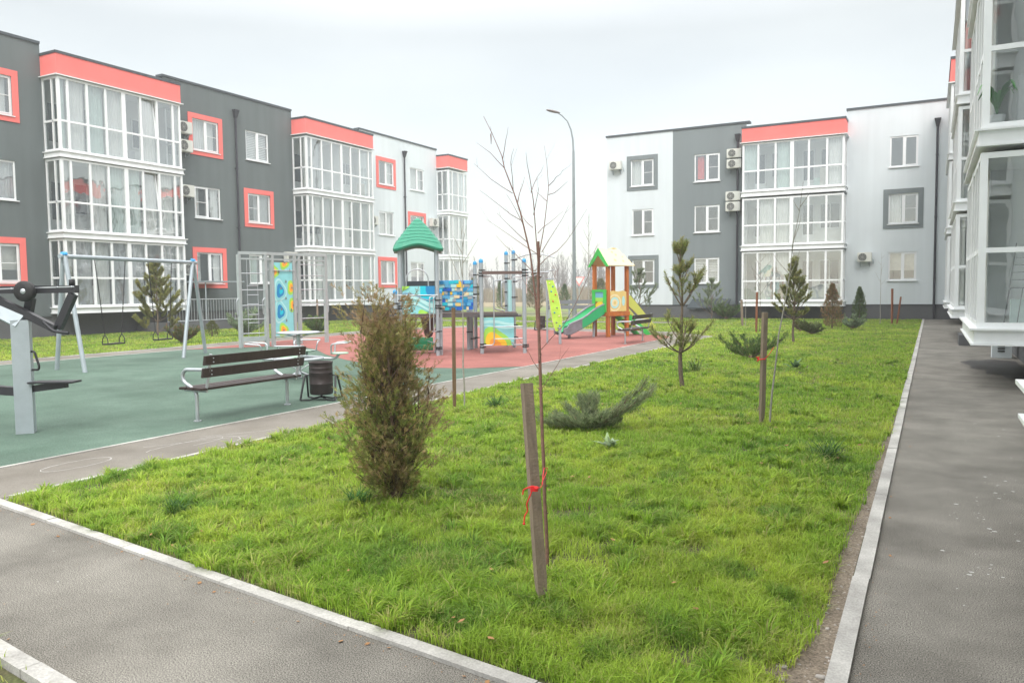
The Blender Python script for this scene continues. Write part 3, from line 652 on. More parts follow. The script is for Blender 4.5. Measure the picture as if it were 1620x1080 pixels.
# things standing inside the near glazed balcony
t=thing('houseplant','green leafy potted plant behind the glass of the upper right balcony','plant',(.86,14.80,4.10))
mb=MB(); mb.lathe([(.001,0),(.09,0),(.12,.22),(.10,.22),(.001,.2)],n=16); mb.build('pot',WHITE2,t)
mb=MB(); mb.lathe([(.10,-.0),(.12,.0)],n=6)
st=MB(); st.box(-.12,-.12,-.03,.12,.12,0); 
random.seed(3); lv=MB()
for i in range(16):
    a=random.uniform(0,6.28); L=random.uniform(.22,.34); pts=[]
    for j in range(6):
        f=j/5; pts.append(Vector((math.cos(a)*L*f,math.sin(a)*L*f,.24+.42*math.sin(f*2.4)*random.uniform(.9,1.1)*(L/.3))))
    sd_=Vector((-math.sin(a),math.cos(a),0)); vs=[];fs=[]
    for j,p in enumerate(pts): wv=.035*math.sin(math.pi*(j/5*.8+.12)); vs+=[p-sd_*wv,p+sd_*wv]
    for j in range(5): fs.append((2*j,2*j+1,2*j+3,2*j+2))
    lv.add(vs,fs,True)
lv.build('leaves',mat('plant_green',(.06,.24,.05),.5,var=.3,vscale=12),t)
t=thing('drying_rack','black folding drying rack behind the glass of the lower right balcony','drying rack',(1.25,15.1,.985))
mb=MB()
mb.tube(rounded([(-.20,0,0),(-.13,0,.62),(.45,0,.62),(.52,0,0)],.05),.012,6)
mb.tube([(-.13,.02,.62),(-.03,.30,1.35)],.010,6); mb.tube([(-.02,0,0),(.05,0,.62)],.008,6)
for i in range(5): mb.tube([(-.10+.02*i,.08+.04*i,.75+.12*i),(.5,.08+.04*i,.75+.12*i)],.006,5)
mb.build('frame',BLACK,t)
# ------------------------------------------------------------ play equipment and furniture
def rotz(deg): return rad(deg)
LAT=Vector((math.cos(YAW),math.sin(YAW),0)); FWD=Vector((-math.sin(YAW),math.cos(YAW),0))
# swing set
def swing_set():
    A1=Vector((-15.98,10.6,0)); A2=Vector((-17.2,10.75,0)); B1=Vector((-17.9,15.45,0)); B2=Vector((-17.1,14.05,0))
    ta=Vector((-16.6,10.65,2.5)); tb=Vector((-17.5,14.8,2.5))
    t=thing('swing_set','tall grey tube swing frame with blue end caps and two black seats hanging on chains','swing set',((ta.x+tb.x)/2,(ta.y+tb.y)/2,0))
    o=t.location.copy(); L=lambda p:Vector(p)-o
    d=(tb-ta).normalized()
    mb=MB(); mb.tube([L(ta-d*.12),L(tb+d*.12)],.05,12); mb.build('crossbar',GREYP,t)
    for top,foot in ((ta,A1),(ta,A2),(tb,B1),(tb,B2)):
        s_=(foot-Vector((top.x,top.y,0))).normalized()
        mb=MB(); mb.tube([L(foot),L(top+s_*.03+Vector((0,0,.02)))],.048,12); lg=mb.build('leg',GREYP,t)
        cp=MB(); cp.lathe([(.001,.05),(.035,.042),(.052,.012),(.052,-.02)],L(top+s_*.05+Vector((0,0,.05))),14); cp.build('cap',BLUEC,lg)
    mb=MB()
    for e_ in (ta,tb):
        mb.bar(L(e_+Vector((-.10,-.0,-.14))),L(e_+Vector((.10,.0,-.14))),.02,.10)
    mb.build('bracket',STEEL,t)
    for f0,f1 in ((.20,.42),(.60,.80)):
        p=ta.lerp(tb,f0); q=ta.lerp(tb,f1); m_=(p+q)/2; hw=.26
        sa=m_-d*hw; sb=m_+d*hw; z=.52
        st=MB()
        n=Vector((-d.y,d.x,0)); st.obox(L(Vector((m_.x,m_.y,z))),d,n,(0,0,1),hw,.09,.015); seat=st.build('seat',RUBB,t)
        ch=MB()
        for top,sx in((p,sa),(q,sb)):
            b0=L(Vector((sx.x,sx.y,z+.22))); a0=L(top)+Vector((0,0,-.05))
            nl=34
            for i in range(nl):
                c0=a0.lerp(b0,i/nl); c1=a0.lerp(b0,(i+.85)/nl); w_=d if i%2 else n
                ch.tube([c0+w_*.008,c1+w_*.008],.006,4); ch.tube([c0-w_*.008,c1-w_*.008],.006,4)
            for sgn in(-1,1): ch.tube([b0,b0+n*.07*sgn+Vector((0,0,-.10)),b0+n*.08*sgn+Vector((0,0,-.21))],.011,6)
        ch.build('chain',BLACK,seat)
swing_set()
# bench -------------------------------------------------------
def bench(loc,label,rz=math.pi):
    t=thing('park_bench',label,'bench',loc,rz,'slatted benches turned towards the play surface'); Ln=1.62
    # local +x is the front, y along; each end: one leg whose tube sweeps forward and up into the armrest and back to the backrest
    for i in range(3):
        st=MB(); st.bbox(-.20+.145*i,-.10,.415,-.20+.145*i+.125,Ln+.10,.447,.006); st.build('seat_slat',BROWNW,t)
    for z in (.585,.745):
        bk=MB(); bk.obox((-.235-.04*((z-.585)/.16),Ln/2,z+.058),(0,1,0),(1,0,0),(-.20,0,1),Ln/2+.10,.018,.062); b_=bk.build('back_slat',BROWNW,t)
        bl=MB()
        for y in (.03,Ln-.03):
            for dz in(-.025,.025): bl.lathe([(.001,.0),(.009,0),(.009,.006),(.001,.008)],(-.260-.04*((z-.585)/.16),y,z+.058+dz),8,axis='x')
        bl.build('bolt',STEEL,b_)
    for y in (.0,Ln):
        fr=MB(); fr.tube(rounded([(0,y,0),(0,y,.37),(.10,y,.44),(.235,y,.50),(.26,y,.60),(.20,y,.665),(-.20,y,.675),(-.245,y,.70)],.07,6),.024,10); fr.tube([(-.19,y,.40),(.22,y,.40)],.018,8); fr.tube([(0,y,0),(0,y,.012)],.05,12)
        fr.build('frame',STEEL,t)
        bp=MB(); bp.tube(rounded([(0,y,.40),(-.18,y,.41),(-.215,y,.55),(-.285,y,.88)],.05),.018,8); bp.build('back_support',STEEL,t)
    return t
bench((-8.37,8.68,.008),'brown slatted bench with silver tube ends on the green surface next to the dark bin')
bench((-8.10,24.15,.012),'brown slatted bench with silver tube ends on the red surface behind the young pine')
def bin_(loc,label,rz=0):
    t=thing('litter_bin',label,'litter bin',loc,rz,'dark brown bins hung in bent tube stands')
    mb=MB(); mb.lathe([(.001,.09),(.165,.09),(.178,.12),(.178,.25),(.182,.255),(.178,.26),(.178,.42),(.182,.425),(.178,.43),(.178,.49),(.182,.495),(.178,.5),(.178,.57),(.186,.575),(.186,.59),(.168,.59),(.166,.12),(.001,.12)],n=28); mb.build('bucket',mat('bin_brown',(.034,.024,.023),.45,.2,var=.2,vscale=10),t)
    for s_ in(-1,1):
        f=MB(); x=s_*.24
        f.tube(rounded([(x*1.12,-.20,.02),(x,-.05,.38),(x,.05,.38),(x*1.12,.20,.02)],.09,6),.016,8); f.tube([(x*1.12,-.20,.02),(x*.6,-.15,.014),(0,-.0,.05)],.012,6); f.tube([(x*1.12,.20,.02),(x*.6,.10,.014),(0,.0,.05)],.012,6)
        f.tube([(x,0,.38),(s_*.17,0,.38)],.012,6)
        f.build('stand',BLACK,t)
    mb=MB(); mb.tube([(0,0,.03),(0,0,.10)],.02,8); mb.build('spigot',BLACK,t)
bin_((-8.28,9.32,.008),'dark brown bin in a bent tube stand beside the bench on the green surface',rad(25))
bin_((-14.2,29.35,.012),'dark brown bin at the far rim of the red surface below the potted sapling',rad(30))
# table with four swivel seats --------------------------------
t=thing('picnic_table','round silver metal table with seats on bent tubes around one central pole','table',(-10.85,11.6,.008),rad(28))
mb=MB(); mb.lathe([(.001,.86),(.40,.86),(.415,.872),(.415,.885),(.40,.895),(.001,.895)],n=40); mb.build('tabletop',STEEL,t)
mb=MB(); mb.tube([(0,0,0),(0,0,.86)],.038,12)
for k in range(4):
    a=k*math.pi/2+.4; c,s_=math.cos(a),math.sin(a)
    mb.tube([(c*.22,s_*.22,.015),(0,0,.12)],.022,6); mb.tube([(0,0,.14),(c*.38,s_*.38,.36)],.012,6)
    mb.tube([(0,0,.78),(c*.26,s_*.26,.855)],.01,6)
mb.build('pedestal',STEEL,t)
mb=MB(); mb.tube([(math.cos(i*math.pi/18)*.46,math.sin(i*math.pi/18)*.46,.37) for i in range(37)],.028,8,cap=False)
for k in range(4):
    a=k*math.pi/2+.4; mb.tube([(0,0,.36),(math.cos(a)*.46,math.sin(a)*.46,.37)],.018,6)
mb.build('seat_ring',STEEL,t)
MINT=mat('mint_seat',(.38,.58,.43),.5)
for k in range(4):
    a=k*math.pi/2+.05; c,s_=math.cos(a),math.sin(a); e=Vector((c,s_,0)); n=Vector((-s_,c,0)); C=e*.78
    m=MB(); m.lathe([(.001,.455),(.17,.455),(.18,.465),(.17,.478),(.001,.478)],C,24); st=m.build('seat',MINT,t)
    m=MB(); m.tube(rounded([e*.44+Vector((0,0,.37)),e*.70+Vector((0,0,.36)),C+Vector((0,0,.455))],.08),.024,8); m.build('seat_support',STEEL,st)
    m=MB(); 
    m.tube(rounded([C-n*.20-e*.12+Vector((0,0,.48)),C-n*.24-e*.12+Vector((0,0,.66)),C-n*.24+e*.20+Vector((0,0,.68)),C+n*.24+e*.20+Vector((0,0,.68)),C+n*.24-e*.12+Vector((0,0,.66)),C+n*.20-e*.12+Vector((0,0,.48))],.07,5),.014,8)
    m.tube([C-n*.20-e*.12+Vector((0,0,.48)),C+n*.20-e*.12+Vector((0,0,.48))],.012,6); m.build('armrest',STEEL,st)
# fitness machine ---------------------------------------------
t=thing('exercise_machine','exercise machine with thick grey post, black beam and rubber wheel at left edge','exercise machine',(-9.62,5.60,.008),YAW)
mb=MB()
h=.135
def sqtube(mb,p,q,wd,rot=0,up=(0,1,0)):
    p=Vector(p);q=Vector(q); d=(q-p).normalized(); a=Vector(up)-d*d.dot(Vector(up)); a.normalize(); b=d.cross(a); c,s_=math.cos(rot),math.sin(rot); a2=a*c+b*s_; b2=b*c-a*s_
    vs=[]
    for P in(p,q):
        for i,j in((-1,-1),(1,-1),(1,1),(-1,1)): vs.append(P+a2*i*wd/2+b2*j*wd/2)
    mb.add(vs,[(0,1,2,3),(7,6,5,4),(0,4,5,1),(1,5,6,2),(2,6,7,3),(3,7,4,0)])
sqtube(mb,(0,0,0),(0,0,1.36),.19,rad(22)); mb.build('post',GREYP,t)
mb=MB(); sqtube(mb,(.03,0,1.33),(-.62,.02,1.68),.185,rad(22)); mb.build('upper_arm',GREYP,t)
DG=mat('dark_grey_steel',(.035,.036,.042),.4,.3,var=.15)
mb=MB(); mb.obox((-.10,.06,1.72),(1,0,0),(0,1,0),(0,0,1),.76,.045,.045); mb.build('beam',DG,t)
mb=MB(); mb.obox((-.1,.014,1.735),(1,0,.02),(0,1,0),(0,0,1),.75,.004,.008); 
for x in(.62,.45,-.1,-.4): mb.lathe([(.001,-.006),(.012,-.006),(.012,.004),(.001,.004)],(x,.012,1.735+x*.02),8,axis='y')
mb.build('rail_strip',STEEL,t)
for (x,y,z) in((.10,-.06,1.70),(-.02,.16,1.70)):
    m=MB(); prof=[(.03,-.035),(.11,-.035),(.122,-.02),(.122,.02),(.11,.035),(.03,.035)]
    m.lathe(prof,(x,y,z),28,axis='y'); wl=m.build('rubber_wheel',RUBB,t)
    m=MB(); m.lathe([(.001,-.04),(.03,-.04),(.034,-.03),(.034,.04),(.001,.042)],(x,y,z),14,axis='y'); m.build('hub',STEEL,wl)
for (p,q,yy) in (((-.36,0,1.66),(.42,0,1.25),-.02),((.62,0,1.66),(.42,0,1.25),0.04),((.05,0,1.62),(-.0,0,1.40),.14)):
    m=MB(); sqtube(m,(p[0],yy,p[2]),(q[0],yy,q[2]),.085); m.build('strut',DG,t)
m=MB(); m.tube(rounded([(.30,-.06,1.34),(.42,-.06,1.22),(.60,-.06,1.20)],.06),.02,8); m.tube(rounded([(.02,.18,1.38),(.12,.18,1.38),(.23,.18,1.26)],.06),.02,8); m.build('handle',DG,t)
m=MB(); m.lathe([(.001,0),(.035,0),(.035,.07),(.001,.07)],(.60,.06,1.765),12); m.build('end_knob',RUBB,t)
m=MB(); m.bbox(.10,-.12,.60,.64,.12,.622,.008); m.obox((.30,0,.555),(1,0,.12),(0,1,0),(0,0,1),.22,.03,.04); m.build('foot_plate',DG,t)
m=MB(); sqtube(m,(-.06,0,.50),(-.75,-.02,.56),.10); m.build('lower_arm',DG,t)
m=MB(); m.tube(rounded([(.10,-.01,.98),(.15,-.01,.98),(.20,-.01,.80),(.19,-.01,.76),(.10,-.01,.76)],.04),.014,8); m.build('hook',BLACK,t)
m=MB(); m.tube([Vector((-.42,0,1.12))+Vector((math.cos(i*math.pi/12)*.13,0,math.sin(i*math.pi/12)*.15)) for i in range(25)],.022,8,cap=False); m.build('grab_ring',STEEL,t)
# climbing frame ----------------------------------------------
CP=[(-18.42,17.24),(-18.12,18.0),(-18.12,18.28),(-18.0,19.1),(-17.97,19.3),(-17.7,20.25)]
t=thing('jungle_gym','square grey metal climbing frame with rungs beside a turquoise board painted with drops','climbing frame',(-18.1,18.7,.012))
o=t.location.copy(); o.z=0
P2=[Vector((a,b,0))-o for a,b in CP]; HT=2.82
for p in P2:
    m=MB(); m.box(p.x-.05,p.y-.05,0,p.x+.05,p.y+.05,HT); m.build('post',GREYQ,t)
def vecs(i,j): a,b=P2[i],P2[j]; d=(b-a); return a,b,d.normalized(),d.length
m=MB()
for i,j in((0,1),(1,2),(2,3),(3,4),(4,5)):
    a,b,d,L_=vecs(i,j); m.bar(a+Vector((0,0,HT+.045)),b+d*.06+Vector((0,0,HT+.045)),.10,.088)
    m.bar(a+d*.05+Vector((0,0,HT-.13)),b-d*.05+Vector((0,0,HT-.13)),.07,.05)
a,b,d,L_=vecs(0,1); m.bar(a+d*.05+Vector((0,0,.26)),b-d*.05+Vector((0,0,.26)),.06,.14)
m.build('top_beam',GREYQ,t)
for i,j,zs in((0,1,[.43,.86,1.28,1.75,2.25]),(4,5,[.35,.82,1.28,1.75,2.2,2.55]),(2,3,[.30,2.35])):
    a,b,d,L_=vecs(i,j); nn_=Vector((d.y,-d.x,0))
    for z in zs:
        m=MB(); off=nn_*(.07 if (i==2) else 0); m.tube([a+off+Vector((0,0,z)),b+off+Vector((0,0,z))],.014,8); m.build('rung',STEEL,t)
# inner rope ladder
a,b,d,L_=vecs(0,1); m=MB()
for f in(.30,.70): m.tube([a.lerp(b,f)+Vector((0,0,.3)),a.lerp(b,f)+Vector((0,0,HT-.15))],.008,6)
for z in(.75,1.0,1.32,1.60,1.88): m.tube([a.lerp(b,.28)+Vector((0,0,z)),a.lerp(b,.72)+Vector((0,0,z))],.012,6)
for f in(.3,.7): m.tube([a.lerp(b,f-.0)+Vector((0,0,1.0)),a.lerp(b,f)+Vector((0,0,1.32))],.014,6)
m.build('rope_ladder',STEEL,t)
for i,sg in((0,-1),(1,-1),(3,1),(5,1)):
    p=P2[i]; dd=(P2[5]-P2[0]).normalized()*sg; m=MB(); m.tube(rounded([p+Vector((0,0,1.0)),p+dd*.10+Vector((0,0,1.0)),p+dd*.12+Vector((0,0,1.42)),p+Vector((0,0,1.55))],.05),.014,8); m.build('handle',STEEL,t)
# painted board between posts 2 and 3
a,b,d,L_=vecs(2,3); nrm=Vector((d.y,-d.x,0)); bw_=L_-.14; base=a+d*.07+Vector((0,0,.26)); BH=HT-.48
fr=lambda u,v,c: base+d*u+Vector((0,0,v))+nrm*c
m=MB(); m.prism([(0,0),(bw_,0),(bw_,BH),(0,BH)],fr,.03); brd=m.build('painted_board',TURQ,t)
def clippoly(poly,W_,H_): return [(min(max(x,0),W_),min(max(y,0),H_)) for x,y in poly]
def drop(cx,cy,r,sx=1,rot=0,n=26):
    out=[]
    for i in range(n):
        th=2*math.pi*i/n; rr=r*(1+.14*math.cos(3*th+rot)); out.append((cx+rr*math.cos(th)*sx,cy+rr*math.sin(th)))
    return out
def decal(par,frm,c,poly,m_,W_,H_,name='painted_shape'):
    q=MB(); q.prism(clippoly(poly,W_,H_),lambda u,v,cc:frm(u,v,c+cc),.0025); return q.build(name,m_,par)
sc=bw_/.85; 
for cx,cy,k in ((.24,1.45,0),(.24,.80,0)):
    X=cx*sc
    for r,mm,zz in ((.36,TURQ2,.031),(.30,TURQ,.035),(.21,BLU1,.039),(.10,BLU2,.043),(.045,GSTONE,.047)):
        decal(brd,fr,zz,drop(X+(0 if r>.15 else .03),cy-(0 if r>.05 else -.08),r,sc*.8,.5),mm,bw_,BH)
for cx,cy in ((.80,1.55),(.36,.22),(.48,2.34),(-.02,2.05),(.85,1.0)):
    X=cx*sc
    for r,mm,zz in ((.22,LIME,.031),(.14,YEL,.035),(.10,ORG,.039),(.03,GSTONE,.047)): decal(brd,fr,zz,drop(X,cy,r,sc,.2),mm,bw_,BH)
for cx,cy in((.72,2.1),(.2,2.05),(.52,1.75),(.5,1.22),(.75,.85),(.5,.52)): decal(brd,fr,.048,drop(cx*sc,cy,.045,sc*.7,1.),GSTONE,bw_,BH,'grip')

# ---- play tower with green roof, bridge and post frame: one linked complex ----
t=thing('play_complex','play tower with green pointed roof, bridged to grey climbing posts with blue caps','play structure',(-11.15,16.97,.012),rad(35.2))
def post(x,y,h_,cap=True,clamps=(.15,.6,1.25,1.5)):
    m=MB(); m.tube([(x,y,0),(x,y,h_)],.052,14); p_=m.build('post',GREYP,t)
    if cap: c=MB(); c.lathe([(.054,-.03),(.056,.02),(.045,.06),(.02,.075),(.001,.078)],(x,y,h_),14); c.build('cap',BLUEC,p_)
    for z in clamps:
        c=MB(); c.lathe([(.053,-.02),(.064,-.018),(.064,.018),(.053,.02)],(x,y,z),14); c.box(x+.05,y-.02,z-.015,x+.11,y+.02,z+.015); c.build('clamp',BLACK,p_)
    return p_
for x,y in((0,0),(-.93,0),(-.86,.95),(.02,.95)): post(x,y,2.88,False,(.17,.21,.62,1.22,1.28,1.42))
# short outer post left with blue cap
post(-1.06,-.12,1.62,True,(.6,1.1,1.2,1.35)); post(.08,.16,1.62,True,(1.2,)); 
# roof: four-sided with curved ridge and arched eave, scalloped tiles as relief
def roof():
    m=MB(); cx,cy=-.46,.47; NR=14; Hs=[]; 
    vs=[];fs=[]; K=40
    for i in range(NR+1):
        f=i/NR; z=2.70+.0+(.84)*(f**.85); rr=.62*(1-f)**.88+.02
        for k in range(K):
            th=2*math.pi*(k+.5)/K
            sq=1/max(abs(math.cos(th)),abs(math.sin(th))); sq=min(sq,1.36)
            q=abs(math.cos(2*th)) # 1 mid side, 0 at corners
            zz=z+(.16*q*(1-f)**3); R_=rr*sq*(1-.05*q)
            step=.003*((i+(k//3)%2)%2)
            vs.append((cx+(R_+step)*math.cos(th),cy+(R_+step)*math.sin(th),zz))
    for i in range(NR):
        for k in range(K): fs.append((i*K+k,i*K+(k+1)%K,(i+1)*K+(k+1)%K,(i+1)*K+k))
    fs.append(tuple(NR*K+k for k in range(K)))
    m.add(vs,fs,True)
    vs2=[(x,y,z) for x,y,z in vs[:K]]+[(cx+(x-cx)*.99,cy+(y-cy)*.99,z-.07) for x,y,z in vs[:K]]+[(cx+(x-cx)*.86,cy+(y-cy)*.86,z-.05) for x,y,z in vs[:K]]+[(cx+(x-cx)*.3,cy+(y-cy)*.3,z+.3) for x,y,z in vs[:K]]
    fs=[]
    for i in range(3):
        for k in range(K): fs.append((i*K+k,i*K+(k+1)%K,(i+1)*K+(k+1)%K,(i+1)*K+k))
    m.add(vs2,fs,True)
    r=m.build('roof',TEAL,t)
    rb=MB()
    for i in range(1,8):
        f=i/8; z=2.70+.84*(f**.85); rr=.62*(1-f)**.88+.02; pts=[]
        for k in range(61):
            th=2*math.pi*k/60; sq=min(1/max(abs(math.cos(th)),abs(math.sin(th))),1.36); q=abs(math.cos(2*th)); R_=rr*sq*(1-.05*q)+.004; 
            pts.append((cx+R_*math.cos(th),cy+R_*math.sin(th),z+.16*q*(1-f)**3+.02*abs(math.sin(th*max(2,int(11*(1-f)))))))
        rb.tube(pts,.0045,4,cap=False)
    rb.build('tile_relief',mat('green_plastic_dark',(.02,.27,.18),.4),r)
roof()
m=MB(); m.box(-1.0,-.03,.98,.06,1.0,1.06); m.build('platform',mat('brown_deck',(.12,.08,.07),.7,var=.2),t)
def swirl_panel(x0,x1,y,z0,z1,shapes,name='painted_panel',base=TURQ):
    W_,H_=x1-x0,z1-z0; f=lambda u,v,c:Vector((x0+u,y-c,z0+v)); m=MB(); m.prism([(0,0),(W_,0),(W_,H_),(0,H_)],f,.02); p=m.build(name,base,t)
    zz=.021
    for poly,mm in shapes: decal(p,f,zz,[(a*W_,b*H_) for a,b in poly],mm,W_,H_); zz+=.0035
    return p
def band(pts,wd): # wavy band polygon
    return [(x,y+wd/2) for x,y in pts]+[(x,y-wd/2) for x,y in reversed(pts)]
wv=lambda a,b,c,n=16:[(i/n,a+b*math.sin(c+i/n*4.4)) for i in range(n+1)]
swirl_panel(-.88,-.06,-.02,1.08,1.78,[(drop(.9,.95,.5,.8),BLU2),(drop(.95,1.0,.33,.8),BLU1),(band(wv(.45,.17,.4),.16),TURQ2),(band(wv(.22,.16,.2),.10),TURQ2),(band(wv(.62,.13,1.),.05),mat('grey_blue_board',(.22,.38,.52),.4)),(drop(.62,-.02,.16,1),LIME),(drop(.0,1.0,.16,1.2),LIME)])
m=MB(); m.tube(rounded([(-.78,.0,1.78),(-.78,0,1.92)],.02)+[Vector((-.5+.28*math.cos(a),0,1.95+.26*math.sin(a))) for a in [math.pi-i*math.pi/14 for i in range(15)]]+[Vector((-.22,0,1.78))],.016,8); m.build('arch_rail',STEEL,t)
m=MB(); m.tube([(-1.0,-.05,1.55),(.02,-.05,1.55)],.014,8); m.tube(rounded([(-.08,-.1,1.52),(-.20,-.16,1.5),(-.20,-.16,.62),(-.03,-.05,.62)],.05),.016,8); m.tube(rounded([(-.03,-.05,1.52),(-.10,-.14,1.5),(-.10,-.14,.66)],.05),.014,8); m.build('grab_rail',STEEL,t)
m=MB(); m.box(-.9,.93,1.74,0,.97,1.92); m.build('back_beam',CAP,t)
# swivel funnel and stick under platform
m=MB(); m.lathe([(.02,.42),(.10,.48),(.22,.98)],(-.22,.65,0),16); m.build('funnel',mat('brown_plastic',(.09,.06,.055),.5),t)
m=MB(); m.tube([(-.55,.3,.35),(-.55,.3,1.0)],.016,8); m.tube(rounded([(-.25,.5,.35),(-.1,.4,.30),(-.05,.5,.42)],.05),.012,6); m.build('hanging_rod',STEEL,t)
# green ribbed tunnel roller
m=MB(); prof=[]; vs=[];fs=[];K=48
for x in(-1.0,-.1):
    for k in range(K):
        r_=.165+(.012 if k%2 else 0); a=2*math.pi*k/K; vs.append((x,1.05+r_*math.cos(a),.24+r_*math.sin(a)))
for k in range(K): fs.append((k,(k+1)%K,K+(k+1)%K,K+k))
fs+= [tuple(range(K)),tuple(range(K,2*K))[::-1]]
m.add(vs,fs); m.build('roller',GRN if False else mat('roller_green',(.02,.40,.17),.35),t)
m=MB(); m.tube([(-1.05,1.05,.24),(0.0,1.05,.24)],.03,8); m.box(-1.1,1.0,0,-1.05,1.1,.28); m.box(-.06,1.0,0,-.01,1.1,.28); m.build('roller_axle',STEEL,t)
# bridge
m=MB(); m.box(.05,.9,.94,2.2,1.02,1.03); m.box(.05,1.75,.94,1.2,1.83,1.03)
m.build('bridge_beam',mat('bridge_grey',(.10,.09,.09),.6),t)
m=MB()
for i in range(22): m.box(.06+i*.097,1.03,1.032,.145+i*.097,1.74,1.055)
m.build('bridge_deck',mat('brown_deck',(.12,.08,.07),.7),t)
# mosaic panel of coloured blocks
m=MB(); x0,x1,z0,z1,yy=.09,1.0,1.14,1.93,1.02; m.box(x0,yy+.005,z0,x1,yy+.02,z1); mos=m.build('block_wall',BLU2 if False else mat('sky_blue_board',(.10,.42,.70),.4),t)
random.seed(21); cols=[BLU1,BLU2,mat('sky_blue_board',(.10,.42,.70),.4),mat('royal_blue_board',(.01,.12,.55),.4),TURQ2,CREAM2,YEL,SAND,REDB,GREYP]
mm_=MB(); nr=8
for r_ in range(nr):
    x=x0
    while x<x1-.03:
        wd=random.uniform(.05,.17); xb=min(x+wd,x1); h_=(z1-z0)/nr; ci=random.choices(range(10),[6,4,6,5,4,2,1.2,1.5,.8,1.5])[0]; dz=random.uniform(-.015,.015)
        mm_.box(x+.004,yy-random.uniform(.01,.05),z0+r_*h_+.006+dz,xb-.004,yy+.004,z0+(r_+1)*h_-.008+dz,ci); x=xb
mm_.build('coloured_blocks',cols,mos)
m=MB(); m.tube([(.06,1.0,1.50),(1.1,1.0,1.50)],.012,6); m.build('panel_rail',STEEL,t)
# post frame
post(1.16,.31,2.40,True,(.17,.25,2.03,2.10,2.18)); post(2.28,.22,2.40,True,(.17,.22,2.03,2.10,2.18)); post(1.17,2.41,2.42,True,(.3,.95,1.55,1.75,2.1)); post(2.28,2.35,2.72,True,(.3,.65,.95,1.45,1.9,2.15,2.52)); post(2.14,2.95,2.72,True,(1.2,1.6,1.9,2.0,2.45)); post(1.02,2.0,1.72,True,(.3,1.0,1.45))
post(.92,1.78,1.9,False,(.5,)) 
m=MB(); m.box(1.18,.21,2.07,2.27,.31,2.15); m.build('crossbeam',mat('brown_deck',(.12,.08,.07),.7),t)
m=MB(); m.tube([(2.28,.22,2.12),(3.02,.75,2.12)],.02,8); m.build('top_rail',STEEL,t)
m=MB()
for z,zz in((1.45,1.9),(2.52,2.3)):
    m.tube([(2.28,2.35,z+.45 if z<2 else z)]+[Vector((2.28+i*.16,2.35-.22*i,(z+.45 if z<2 else z)+(.14*math.sin(i/6*3.14) if z>2 else .05*i))) for i in range(1,7)],.016,8)
m.build('arched_rail',STEEL,t)
m=MB()
m.tube(rounded([(1.20,.29,.22),(1.48,.27,.22),(1.48,.27,2.02),(1.20,.29,2.02)],.10),.016,8)
m.tube(rounded([(2.24,.22,.22),(2.0,.22,.22)],.02)+[Vector((1.95,.22,.30))],.016,8); m.tube(rounded([(2.24,.22,2.02),(1.98,.22,2.0),(1.96,.22,1.8)],.08),.016,8)
for z in(.38,.70): m.tube([(1.48,.27,z),(2.28,.27,z)],.014,8)
m.build('net_rail',STEEL,t)
m=MB(); m.box(1.12,.9,.93,2.3,2.4,.98); m.build('platform',mat('bridge_grey',(.10,.09,.09),.6),t)
swirl_panel(1.22,2.02,.42,.20,.94,[(band(wv(.8,.06,.4),.10),TURQ2),(band(wv(.66,.05,1.4),.05),TURQ2),(drop(.36,-.02,.66,.75),LIME),(drop(.36,-.02,.48,.75),YEL),(drop(.36,-.02,.26,.75),ORG)],base=TURQ)
m=MB(); m.box(2.16,2.62,1.02,2.26,2.9,1.95); m.build('side_panel',TURQ2,t)
m=MB(); m.tube(rounded([(2.0,2.9,1.95),(1.75,2.8,1.95),(1.75,2.8,1.1),(2.05,2.9,1.05)],.1),.02,8); m.tube(rounded([(2.05,2.7,1.9),(1.95,2.6,1.9),(1.95,2.6,1.15),(2.1,2.7,1.1)],.08),.02,8); m.build('side_rail',STEEL,t)

# ---- green climbing board leaning on bars
t=thing('climbing_board','tall curved lime green climbing board with grips standing on the red surface left of slide','climbing board',(-9.98,21.95,.012),YAW)
bd=[(-.14,.40),(-.05,.40),(.05,.42),(.07,.75),(.0,1.25),(-.08,1.62),(-.19,1.94),(-.40,1.95),(-.33,1.55),(-.28,1.1),(-.22,.7)]
m=MB(); f=lambda u,v,c:Vector((u,c+.10*v,v)); m.prism(bd,f,.03); b_=m.build('board',mat('lime_yellow_board',(.42,.66,.06),.4,var=.25,vscale=3),t)
m=MB(); m.tube([f(a,b,.015) for a,b in bd]+[f(*bd[0],.015)],.014,6); m.build('edge',CREAM2,b_)
random.seed(9)
for gx,gz in((-.30,1.85),(-.2,1.75),(-.25,1.6),(-.12,1.5),(-.20,1.3),(-.08,1.1),(-.16,.95),(-.02,.85),(-.10,.65),(0,.55),(-.05,.48)):
    m=MB(); m.lathe([(.001,-.02),(.02,-.018),(.026,0)],f(gx,gz,-.0),8,axis='y'); m.build('grip',random.choice([GSTONE,REDB,BLU1,CREAM2]),b_)
m=MB(); m.tube([(0,.02,0),(0,.05,.5)],.045,12); m.tube([(-.38,.20,0),(-.38,.24,1.97)],.03,10); m.bar((-.42,.2,1.98),(-.16,.2,1.98),.05,.03); m.build('support_post',GREYP,t)

